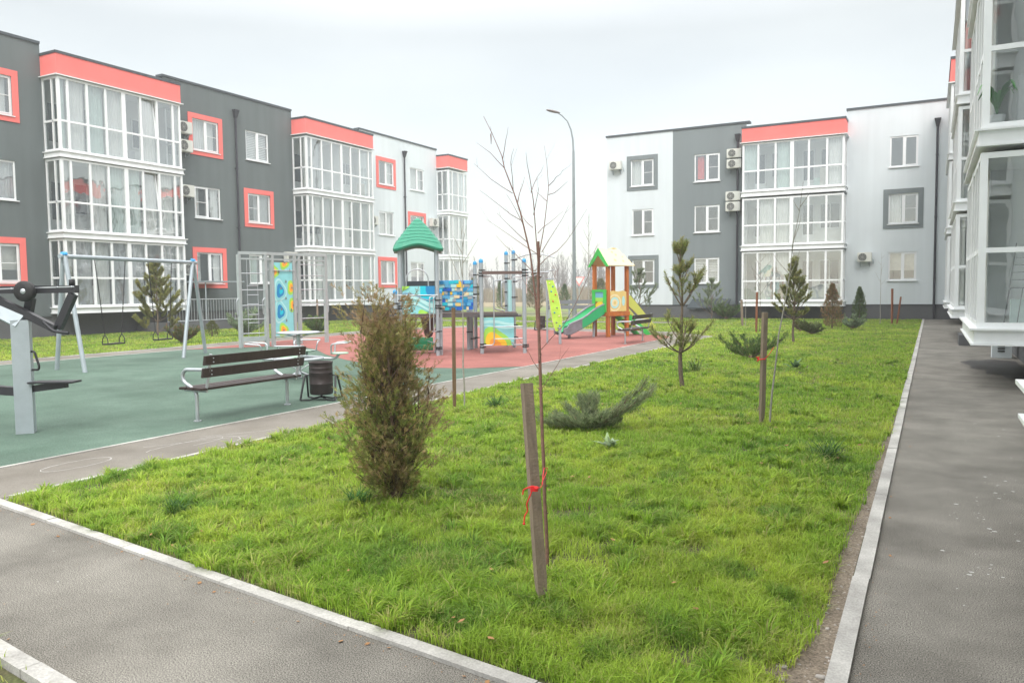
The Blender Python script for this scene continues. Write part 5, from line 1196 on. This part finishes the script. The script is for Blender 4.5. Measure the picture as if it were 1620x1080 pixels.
# bare trees --------------------------------------------------
def _axes():
    return _f,_r2,_u2
def at_depth(x,y,dep):
    v=_f*FPX+_r2*(x-810)-_u2*(y-540); return Vector((0,0,CAMZ))+v*(dep/FPX)
def twigs(mb,pts,r0,r,lv,ln,dens=3.):
    L_=sum((pts[i+1]-pts[i]).length for i in range(len(pts)-1)); n=int(L_*dens)
    for k in range(n):
        i=r.randrange(max(1,len(pts)//3),len(pts)-1) if len(pts)>2 else 0; f=r.random(); p=pts[i].lerp(pts[i+1],f); d=(pts[i+1]-pts[i]).normalized(); s=Vector((r.gauss(0,1),r.gauss(0,1),r.gauss(0,1))); s=(s-d*s.dot(d)).normalized(); dd=(d*.9+s*.55+Vector((0,0,.18))).normalized(); l=ln*r.uniform(.5,1.2); q=[p]
        for j in range(3): dd=(dd+Vector((r.uniform(-.12,.12),r.uniform(-.12,.12),.07))).normalized(); q.append(q[-1]+dd*l/3)
        mb.tube(q,[r0*.6,r0*.5,r0*.4,r0*.3],4,cap=False)
        if lv>0: twigs(mb,q,r0*.5,r,lv-1,ln*.5,dens*1.2)
def birch():
    base=Vector((-1.93,4.06,0)); t=thing('bare_tree','tallest leafless young tree with fan of thin reddish branches, tied to nearest stake','tree',base)
    dep=4.62; J=random.Random(2)
    def T(pts,j=.0,sd=0):
        out=[]; 
        for i,(x,y) in enumerate(pts): out.append(at_depth(x,y,dep+sd*i)-base)
        return out
    tk=MB(); p=T([(866,905),(864,830),(861,760),(858,690),(855,600),(853,540),(852,480),(852,430),(851.7,382)]); p[0].z=-.02
    pp=[]
    for a,b in zip(p[:-1],p[1:]): pp+= [a,a.lerp(b,.5)+Vector((J.uniform(-.002,.002),J.uniform(-.002,.002),0))]
    pp.append(p[-1]); tk.tube(pp,[.0115*(1-.35*i/len(pp)) for i in range(len(pp))],9)
    for k in range(26): # knots
        f=J.uniform(.02,.9); i=int(f*(len(pp)-1)); c=pp[i].lerp(pp[i+1],J.random()); a=J.uniform(0,6.28); d=Vector((math.cos(a),math.sin(a),.4)); tk.tube([c+d*.006,c+d*.018],[.006,.003],5)
    tk.build('trunk',BARKR,t)
    br=MB()
    MAIN=[([(850,520),(848,477),(839,402),(823,335),(813,305),(798,266),(794,247),(778,210),(765,184)],.0066,.03),
     ([(853,470),(851,416),(844,319),(838,280),(834,260),(832,241)],.0038,-.05),
     ([(853,440),(854,397),(861,358),(868,297),(865,258),(861,230)],.0038,.06)]
    SUB=[[(811,306),(776,283),(750,259)],[(798,266),(776,242),(754,226)],[(823,348),(793,327),(759,301)],[(850,402),(809,374),(769,347)],[(836,385),(807,358),(786,337)],[(840,427),(815,402),(784,372)],[(795,252),(800,222),(804,201)],[(819,319),(826,295),(830,280)],[(812,302),(808,258),(813,235)],[(854,419),(882,397),(907,366),(929,330)],[(857,399),(879,363),(900,324)],[(851,369),(870,352),(891,334)],[(868,294),(880,280),(890,269)],[(868,308),(884,300),(898,287)],[(865,318),(855,309),(848,300)],[(844,340),(850,310),(852,297)],[(830,360),(815,330),(801,307)],[(843,360),(828,345),(815,325)],[(853,585),(838,560),(815,530)],[(856,553),(891,515),(921,458),(938,411),(946,385)],[(854,620),(880,580),(900,550)],[(848,470),(835,455),(820,430)],[(840,305),(850,280),(860,262)],[(776,212),(777,228),(776,200)]]
    for pts,r0,sd in MAIN:
        q=T(pts,0,sd); br.tube(q,[r0*(1-.78*i/(len(q)-1)) for i in range(len(q))],6,cap=False); twigs(br,q,r0*.25,J,0,.14,2.0)
    for i,pts in enumerate(SUB):
        sd=J.uniform(-.16,.16); q=T(pts,0,sd); 
        m_=[]
        for a,b in zip(q[:-1],q[1:]): m_+= [a,a.lerp(b,.5)+Vector((J.uniform(-.006,.006),J.uniform(-.006,.006),J.uniform(-.006,.006)))]
        m_.append(q[-1]); br.tube(m_,[.0024*(1-.7*k/(len(m_)-1)) for k in range(len(m_))],5,cap=False); twigs(br,m_,.0013,J,0,.10,4.)
    br.build('branches',BARKR,t)
birch()
def stake(p,q,wd,m_,label,name='wooden_stake',twine=None,group='stakes holding the young trees'):
    p=Vector(p);q=Vector(q); t=thing(name,label,'stake',p,0,group); d=q-p
    m=MB(); e=d.normalized(); a=Vector((math.cos(YAW+.5),math.sin(YAW+.5),0)); a=(a-e*a.dot(e)).normalized(); b=e.cross(a)
    secs=[(-.02,.25),(.05,.75),(.16,1),(.5,.98),(1,1)] ; vs=[];fs=[]; L_=d.length
    for f,k in secs:
        for i,j in((-1,-1),(1,-1),(1,1),(-1,1)): vs.append(e*(f*L_)+a*i*wd*k/2+b*j*wd*.62*k/2)
    n=len(secs)
    for s in range(n-1):
        for k in range(4): fs.append((s*4+k,s*4+(k+1)%4,s*4+4+(k+1)%4,s*4+4+k))
    fs+= [(3,2,1,0),tuple(range(4*n-4,4*n))]
    m.add(vs,fs); s_=m.build('post',m_,t)
    return t
sb=Vector((-1.75,3.61,-.03)); stp=at_depth(833,606,4.22)
s0=stake(sb,stp,.058,OLDW,'nearest weathered grey-brown stake, thick and leaning left, tied with red twine')
# red twine tying the nearest stake to its tree
t=thing('red_twine','red twine knotted round the nearest stake with loose ends hanging down','twine',at_depth(845,775,4.3))
o_=t.location.copy(); m=MB(); A=lambda x,y,dd=0:at_depth(x,y,4.08+dd)-o_
m.tube([A(836,772),A(846,770),A(855,771),A(858,766,.06),A(859,752,.2),A(861,740,.40),A(866,740,.55),A(864,748,.5),A(857,764,.12)],.0025,6)
m.tube(rounded([A(850,772,-.02),A(843,768,-.03),A(835,771,-.02),A(828,774),A(827,782)],.01),.0038,6)
m.tube(rounded([A(842,775,-.02),A(838,785,-.02),A(833,797,-.01),A(835,808),A(830,815),A(829,826)],.01),.0038,6)
for k in range(6): m.tube([A(840+k*2,769+J_,-.03) for J_ in (0,8)],.004,5)
bm=bmesh.new(); bmesh.ops.create_icosphere(bm,subdivisions=2,radius=.011)
for v in bm.verts: v.co=Vector(v.co)*random.uniform(.8,1.2)+A(849,772,-.035)
m.frombm(bm,True)
bm=bmesh.new(); bmesh.ops.create_icosphere(bm,subdivisions=1,radius=.008)
for v in bm.verts: v.co=Vector(v.co)+A(829,828)
m.frombm(bm,True); m.build('twine',TWINE,t) if False else None
tw_=m.build('strand',TWINE,t)
def sapling(loc,h_,label,seed,tr=.012,barkm=BARKR,spread=.35,first=.35,lean=(0,0),group=None,nb=10,lv=1):
    r=random.Random(seed); t=thing('bare_sapling',label,'tree',loc,0,group); tk=MB(); n=8; pts=[Vector((lean[0]*(i/n)**1.3*h_+r.uniform(-.012,.012),lean[1]*(i/n)*h_+r.uniform(-.012,.012),h_*i/n)) for i in range(n+1)]; pts[0]=Vector((0,0,0))
    tk.tube(pts,[tr*(1-.85*i/n) for i in range(n+1)],7); tk.build('trunk',barkm,t); br=MB()
    for b in range(nb):
        f=first+(1-first)*(b+r.random())/nb*.92; i=min(n-1,int(f*n)); p=pts[i].lerp(pts[i+1],f*n-i); a=b*2.4+r.uniform(-.4,.4); el=r.uniform(.7,1.1); L_=h_*spread*(1.15-f)*r.uniform(.8,1.2); d=Vector((math.cos(a)*math.cos(el),math.sin(a)*math.cos(el),math.sin(el))); q=[p]
        for j in range(4): d=(d+Vector((r.uniform(-.1,.1),r.uniform(-.1,.1),.05))).normalized(); q.append(q[-1]+d*L_/4)
        br.tube(q,[tr*.42*(1-.7*j/4) for j in range(5)],5,cap=False); twigs(br,q,tr*.16,r,0,L_*.35,4./max(.4,L_)*.6)
    br.build('branches',barkm,t); return t
sapling((-5.72,9.35,0),2.62,'slim leafless forked sapling beside the brown stake before the block wall',31,.013,BARKG,.42,.55,nb=7)
stake((-5.76,9.15,-.03),(-5.74,9.13,1.43),.045,mat('brown_stake',(.20,.12,.07),.8,var=.25,vscale=25,streak=.1),'upright brown stake beside the slim sapling in front of the block wall')
sapling((-1.70,9.85,0),2.9,'pale leafless sapling leaning right beside the grey mid-lawn stake',32,.013,BARKG,.25,.55,(.12,.04),nb=6)
stake((-1.77,9.71,-.03),(-1.74,9.69,1.36),.065,OLDW,'grey stake in mid lawn, leaning by the pale sapling, with a red knot')
t=thing('red_twine','small red twine knot on the grey mid-lawn stake','twine',(-1.77,9.66,.80))
m=MB(); m.tube([Vector((.04*math.cos(i*.7),.03*math.sin(i*.7),.008*math.sin(i))) for i in range(10)],.006,5); m.tube([(.03,0,0),(.08,.06,.06),(.12,.12,.14)],.004,5); m.tube([(-.03,-.02,0),(-.05,-.03,.03),(-.02,-.03,.04),(-.04,-.02,-.02)],.009,6); m.build('strand',TWINE,t)
sapling((-5.60,30.2,0),2.9,'dark leafless sapling on the reddish stake before the grey drainpipe wall',33,.014,BARK,.5,.45,nb=9)
stake((-5.69,30.0,-.03),(-5.66,29.95,1.5),.075,REDW,'tall reddish brown stake before the left half of the glazed back stack')
stake((-7.2,34.9,-.03),(-7.25,34.9,1.15),.09,OLDW,'short grey stake close under the back drainpipe')
sapling((-7.1,35.0,0),2.2,'thin leafless sapling beside the short grey stake near the back drainpipe',34,.012,BARKG,.3,.5,nb=6)
stake((-1.49,38.2,-.03),(-1.5,38.2,1.55),.09,REDW,'taller of two reddish stakes by the right end of the back wall')
stake((-1.30,38.3,-.03),(-1.16,38.3,1.2),.07,REDW,'shorter slanting reddish stake by the right end of the back wall')
sapling((-1.95,38.0,0),3.1,'pale thin leafless sapling beside the two reddish stakes at the back right',35,.016,BARKG,.25,.5,nb=6)
sapling((-30.9,28.9,0),3.4,'pale leaning sapling beside the left drainpipe of the dark grey wall',36,.03,BARKG,.22,.5,(.0,.02),nb=5)
sapling((-24.6,26.5,0),2.3,'leafless sapling with two pale stems before the middle glazed stack',37,.028,BARKR,.3,.5,(.03,-.06),nb=6)
stake((-24.1,27.0,0),(-24.1,27.0,1.35),.08,OLDW,'grey stake seen through the right side of the climbing frame')
sapling((-14.6,31.6,0),2.9,'leafless sapling rising behind the far bin and lime climbing board',38,.02,BARKR,.45,.3,nb=10)
sapling((-17.9,43.5,0),6.2,'tall thin leafless tree behind the playhouse roof',39,.04,BARKG,.3,.4,nb=12)

# grass --------------------------------------------------------
def inpoly(x,y,poly):
    c=np.zeros(len(x),bool); n=len(poly)
    for i in range(n):
        x0,y0=poly[i];x1,y1=poly[(i+1)%n]
        if y0==y1: continue
        k=((y0>y)!=(y1>y))&(x<(x1-x0)*(y-y0)/(y1-y0)+x0); c^=k
    return c
LAWN1=[(-6.59,KFX(-6.6)+.05),(-.37,KFX(-.37)+.05),(-.37,44.15),(-31.35,44.15),(-31.35,3),(-20.85,3),(-20.8,16),(-21.35,23.5),(-21.35,28.3),(-19.45,32.35),(-14,31.05),(-8.6,29.36),(-6.54,26.95)]
def grass(name,label_,poly,N_,dmin,dmax,seed,dens_pow=2.0,box=None,hs=1.,tufts=0):
    r=np.random.default_rng(seed); cam2=np.array([0,0.]); XX=[];YY=[]; got=0
    while got<N_:
        # sample by distance so that density falls with distance
        n=N_*2; u=r.random(n); d=dmin*(dmax/dmin)**u if dens_pow==2 else dmin+(dmax-dmin)*u
        a=r.uniform(-.72,1.62,n) if box is None else r.uniform(*box,n)
        x=-np.sin(a)*d; y=np.cos(a)*d; k=inpoly(x,y,poly)&~((y>36.8)&(y<38.7)&(x<-10.9)); XX.append(x[k]);YY.append(y[k]); got+=k.sum()
        if k.sum()==0: break
    x=np.concatenate(XX)[:N_];y=np.concatenate(YY)[:N_]
    # clumping
    cl=fbm(x*5.5,y*5.5,1,3); big=fbm(x*.9,y*.9,2,3); fine=fbm(x*16,y*16,4,2)
    edge=np.clip((-.42-x)/.35,0,1)*np.where(y<9,1,1); edge=np.where((x>-1.1)&(y<9.5),np.clip(((-.375-.07*vnoise(y*2.3,y*0,8)*np.clip((10-y)/5,0,1)-.06*np.clip((5.5-y)/2.5,0,1))-x)/.08,0,1),1)
    ef=np.clip((y-(KFX(x)+.05))/.16,0,1)*.75+.25
    dens=np.clip((cl-.30)*3.2+.45,.12,1)*edge*np.where(y<6,ef,1); bare=np.exp(-((x+1.85)**2/.10+(y-4.55)**2/.18))+.9*np.exp(-((x+2.15)**2/.05+(y-5.4)**2/.05))+.8*np.exp(-((x+1.2)**2/.03+(y-6.2)**2/.04)); dens*=1-.75*bare
    keep=r.random(len(x))<dens; x,y,cl,big,fine=[q[keep] for q in(x,y,cl,big,fine)]; n=len(x); d=np.hypot(x,y)
    hgt=(.026+.040*np.clip((cl-.35)*2.6,0,1)+.034*r.random(n))*hs; hgt*=np.where(r.random(n)<.04,1.5,1); hgt*=np.clip(1.1-.012*d,.55,1.05)
    wid=np.maximum(.0048,.00090*d)*(.7+.6*r.random(n)); az=2*math.pi*vnoise(x*4,y*4,12)*.7+r.uniform(0,6.283,n); lean=.25+.75*r.random(n)
    if tufts:
        nt_=tufts; u=r.random(nt_*4); dd=dmin*(20/dmin)**u; aa=r.uniform(-.72,1.62,nt_*4) if box is None else r.uniform(*box,nt_*4); tx=-np.sin(aa)*dd; ty=np.cos(aa)*dd; kk=inpoly(tx,ty,poly)&((tx<-.52-.1*(ty<5))|(ty>9))&(fbm(tx*1.6,ty*1.6,33,3)>.42); tx=tx[kk][:nt_];ty=ty[kk][:nt_]; B_=44
        ra=r.uniform(0,6.283,(len(tx),B_)); rr_=.035*np.sqrt(r.random((len(tx),B_))); tz=(.05+.075*r.random((len(tx),1)))*(.55+.6*r.random((len(tx),B_)))
        bx=(tx[:,None]+rr_*np.cos(ra)).ravel(); by=(ty[:,None]+rr_*np.sin(ra)).ravel(); nb_=len(bx)
        x=np.concatenate([x,bx]);y=np.concatenate([y,by]);hgt=np.concatenate([hgt,tz.ravel()]);wid=np.concatenate([wid,(.0045+.0007*np.hypot(bx,by))*(.7+.6*r.random(nb_))]);az=np.concatenate([az,ra.ravel()+r.normal(0,.35,nb_)]);lean=np.concatenate([lean,(.35+.75*r.random(nb_))]);big=np.concatenate([big,np.repeat(.30+.35*r.random(len(tx)),B_)]); n=len(x)
    hd=np.stack([np.cos(az),np.sin(az),0*az],1); up=np.array([0,0,1.]); P0=np.stack([x,y,np.zeros(n)],1); s_=np.stack([-np.sin(az+.6*r.normal(size=n)),np.cos(az),0*az],1); s_=nrm(s_)
    P1=P0+up*(hgt*.62)[:,None]+hd*(hgt*.25*lean)[:,None]; P2=P0+up*(hgt*(1-.25*lean))[:,None]+hd*(hgt*.95*lean)[:,None]
    w_=wid[:,None]
    v=np.stack([P0-s_*w_/2,P0+s_*w_/2,P1+s_*w_*.42,P1-s_*w_*.42,P2+s_*w_*.08,P2-s_*w_*.08],1).reshape(-1,3)
    b=np.arange(n)*6; q=np.concatenate([np.stack([b,b+1,b+2,b+3],1),np.stack([b+3,b+2,b+4,b+5],1)])
    g1=np.array([.28,.45,.05]);g2=np.array([.46,.58,.08]);g3=np.array([.13,.28,.045]);st=np.array([.58,.50,.22])
    m1=np.clip((big-.38)*3.0+.25*(r.random(n)-.5),0,1)[:,None]; c=g1*(1-m1)+g2*m1; m2=(np.clip((fbm(x*3.1+9,y*3.1,21,3)-.54)*4.5,0,.85)*(r.random(n)*.6+.4))[:,None]; c=c*(1-m2)+g3*m2
    c*= (.62+.76*r.random((n,1))); yl=r.random(n)<(.08+.26*np.clip((fbm(x*2.3+5,y*2.3,44,3)-.5)*5,0,1)); c[yl]=c[yl]*.4+st*.6*(.7+.5*r.random((yl.sum(),1)))
    tint=np.repeat(c,6,0); o=np_mesh(name,v,q,GRASSM,None,np.clip(tint,0,1)); return tag(o,label_,'grass',kind='stuff')
grass('lawn_grass','bright green uneven tufted lawn grass',LAWN1,680000,2.4,52,5,tufts=3600)
grass('verge_grass','patch of grass beyond the near kerb at the lower left corner',[(-6.4,2.38),(-.4,1.53),(-.4,-1),(-6.4,-1)],14000,1.5,6,6,box=(.5,1.6),tufts=60)
# pebbles and crumbs on the bare soil strip beside the right kerb
r=random.Random(8); m=MB()
for i in range(330):
    y=3.0+r.random()**1.8*5.5; x=-.365-r.random()**1.4*.22*max(.25,(9-y)/6); s_=r.choice([.003,.004,.004,.005,.006,.008,.018 if y<4.4 else .006])*r.uniform(.6,1.3)
    bm=bmesh.new(); bmesh.ops.create_icosphere(bm,subdivisions=1,radius=1); a,b,c=r.uniform(.8,1.4),r.uniform(.7,1.1),r.uniform(.4,.7)
    for v in bm.verts: v.co=Vector((x+v.co.x*s_*a*r.uniform(.85,1.15),y+v.co.y*s_*b,.004+s_*.25+v.co.z*s_*c))
    m.frombm(bm,True)
tag(m.build('pebbles',PEB),'pale pebbles on the bare soil beside the right kerb','pebbles',kind='stuff')
# fallen leaves and litter crumbs
m=MB(); lc=[]
for i in range(150):
    x=r.uniform(-6.2,-.5); y=KFX(x)+r.random()**1.5*14+.1; s_=r.uniform(.012,.03); a=r.uniform(0,6.28); z=r.uniform(.03,.09); 
    e=Vector((math.cos(a),math.sin(a),r.uniform(-.3,.3)))*s_; n=Vector((-math.sin(a),math.cos(a),r.uniform(-.3,.3)))*s_*.6; c=Vector((x,y,z)); m.add([c-e,c-n*.8,c+e,c+n*.8],[(0,1,2,3)])
for i in range(520):
    if r.random()<.5: x=r.uniform(-6.4,-.4); y=KFX(x)-.06-abs(r.gauss(0,.05))
    else: x=-.255+abs(r.gauss(0,.05)); y=2.8+r.random()**1.4*16
    if r.random()<.12: x=r.uniform(-6,1.4); y=KFX(x)-r.uniform(0,1.1) if x<-.3 else r.uniform(3,14)
    s_=r.uniform(.002,.006) if r.random()<.93 else r.uniform(.01,.02); a=r.uniform(0,6.28); c=Vector((x,y,.006)); e=Vector((math.cos(a),math.sin(a),.1))*s_; n=Vector((-math.sin(a),math.cos(a),.2))*s_*.7; m.add([c-e,c-n,c+e,c+n],[(0,1,2,3)])
tag(m.build('fallen_leaves',mat('dry_leaf',(.33,.17,.07),.8,var=.4,vscale=3)),'scattered dry leaves and crumbs on lawn and along the kerbs','leaves',kind='stuff')
# weeds
def weed(loc,label,n,L_,pal,seed,wd=.03,name='weed_plant'):
    rn=np.random.default_rng(seed); t=thing(name,label,'weed',loc,0,'broad-leaved weeds in the lawn'); a=rn.random(n)*6.28; el=.3+.8*rn.random(n); D=np.stack([np.cos(a)*np.cos(el),np.sin(a)*np.cos(el),np.sin(el)],1); P=np.zeros((n,3))+rn.normal(0,L_*.18,(n,3))*[1,1,.1]+[0,0,.03]; S_=np.stack([-np.sin(a),np.cos(a),0*a],1); L=L_*(.6+.6*rn.random(n)); w=np.full(n,wd)
    P1=P+D*(L*.5)[:,None]; V1,_=blades(P,D,S_,L*.5,w*.5,2.); V2,_=blades(P1,nrm(D-[0,0,.35]),S_,L*.5,w,.2); V=np.concatenate([V1,V2]); T0=tints(n,pal,.3,None,rn); leafobj('leaves',V,np.repeat(np.concatenate([T0,T0]),4,0),t)
weed((-2.88,7.55,.02),'flat pale green weed with silvery leaves on the open lawn below the blue-green juniper',16,.16,[(.35,.45,.30),(.30,.40,.20)],1,.05)
weed((-5.35,9.6,0),'leafy dark weed clump right of the brown stake and slim sapling',60,.2,[(.07,.16,.03),(.10,.2,.04)],2,.02)
weed((-4.1,15.5,0),'tall grassy weed clump behind the blue-green juniper, before the light path',50,.35,[(.12,.2,.05),(.2,.26,.07)],3,.02)
weed((-2.4,16.7,.02),'pale broad weed beyond the grey mid-lawn stake',22,.22,[(.16,.26,.12)],4,.06)
weed((-.85,8.0,0),'dark grass tuft bulging over the right kerb',120,.26,[(.05,.13,.02),(.08,.17,.03)],5,.008,name='grass_tuft')
weed((-4.95,3.95,0),'dark green tuft near the left end of the front kerb',100,.15,[(.05,.14,.025),(.09,.19,.03)],6,.007,name='grass_tuft')
weed((-3.85,4.72,0),'bright dark-green tuft at the foot of the big brown conifer bush',160,.18,[(.05,.17,.03),(.09,.22,.04)],7,.007,name='grass_tuft')

# distant land ---------------------------------------------------
dv=lambda lat,dep:(LAT.x*lat+FWD.x*dep,LAT.y*lat+FWD.y*dep)
sheet('dry_field',[dv(-160,84),dv(120,84),dv(700,1200),dv(-900,1200)],-.01,surfmat('dry_field_soil',(.30,.235,.14),(.25,.21,.12),big=.03,fine=2,finev=.25,bump=.3))
sheet('far_green_strip',[dv(-60,64),dv(40,64),dv(60,72),dv(-80,72)],-.005,surfmat('far_green',(.17,.24,.06),(.22,.26,.08),big=.08,fine=3,finev=.25,bump=.3))
sheet('far_yard_strip',[dv(-60,56),dv(40,56),dv(60,57.5),dv(-80,57.5)],0.0,PATHM)
def wood():
    r=random.Random(77); m=MB()
    for i in range(620):
        lat=r.uniform(-150,75); dep=r.uniform(150,225); x,y=dv(lat,dep); h_=r.uniform(6.5,11.0); 
        if i%3==0: h_*=.6
        b=Vector((x,y,-.5)); lean=Vector((r.uniform(-.05,.05),r.uniform(-.05,.05),1))
        m.tube([b,b+lean*h_*.5,b+lean*h_],[.13,.09,.02],3,cap=False)
        for k in range(15):
            f=r.uniform(.22,.97); p=b+lean*h_*f; a=r.uniform(0,6.28); L_=h_*.34*(1.15-f)*r.uniform(.7,1.3); d=Vector((math.cos(a)*.55,math.sin(a)*.55,1)).normalized(); q=p+d*L_; m.tube([p,p.lerp(q,.5)+Vector((0,0,-.1)),q],[.045,.03,.012],3,cap=False)
            for s in range(3):
                a2=r.uniform(0,6.28); p2=p.lerp(q,r.uniform(.3,1)); m.tube([p2,p2+Vector((math.cos(a2)*.4,math.sin(a2)*.4,1)).normalized()*L_*.45],[.022,.008],3,cap=False)
    return tag(m.build('distant_wood',mat('distant_bark',(.15,.135,.12),.9,var=.2,vscale=.1)),'far line of bare grey trees on the horizon','wood',kind='stuff')
wood()
def reeds():
    rn=np.random.default_rng(5); n=26000; lat=rn.uniform(-110,70,n); dep=rn.uniform(112,150,n); P=np.stack([LAT.x*lat+FWD.x*dep,LAT.y*lat+FWD.y*dep,0*lat],1); D=nrm(np.stack([rn.normal(0,.15,n),rn.normal(0,.15,n),np.ones(n)],1)); V,_=blades(P,D,np.tile(np.array(LAT),(n,1)),1.2+1.8*rn.random(n)*fbm(lat*.2,dep*.2,3),np.full(n,.09),.5)
    o=np_mesh('dry_reeds',V,np.arange(len(V)).reshape(-1,4),LEAF,None,np.repeat(tints(n,[(.30,.24,.17),(.25,.21,.15),(.24,.22,.14)],.25,None,rn),4,0)); tag(o,'belt of dry brown reeds in front of the far wood','reeds',kind='stuff')
reeds()

# haze ------------------------------------------------------------
def haze():
    m=MB(); x0,y0,x1,y1=-420,-60,420,620; m.box(x0,y0,-3.0,x1,y1,15.0); o=m.build('haze',[bpy.data.materials.new('haze')]); mt=o.data.materials[0]; mt.use_nodes=True; nt=mt.node_tree; nt.nodes.clear(); ou=N(nt,'ShaderNodeOutputMaterial'); v=N(nt,'ShaderNodeVolumePrincipled'); v.inputs['Color'].default_value=(.93,.95,.97,1); v.inputs['Density'].default_value=.0022; v.inputs['Anisotropy'].default_value=.2; nt.links.new(v.outputs[0],ou.inputs['Volume']); return tag(o,kind='stuff',label='thin pale haze over the whole yard',cat='haze')
haze()
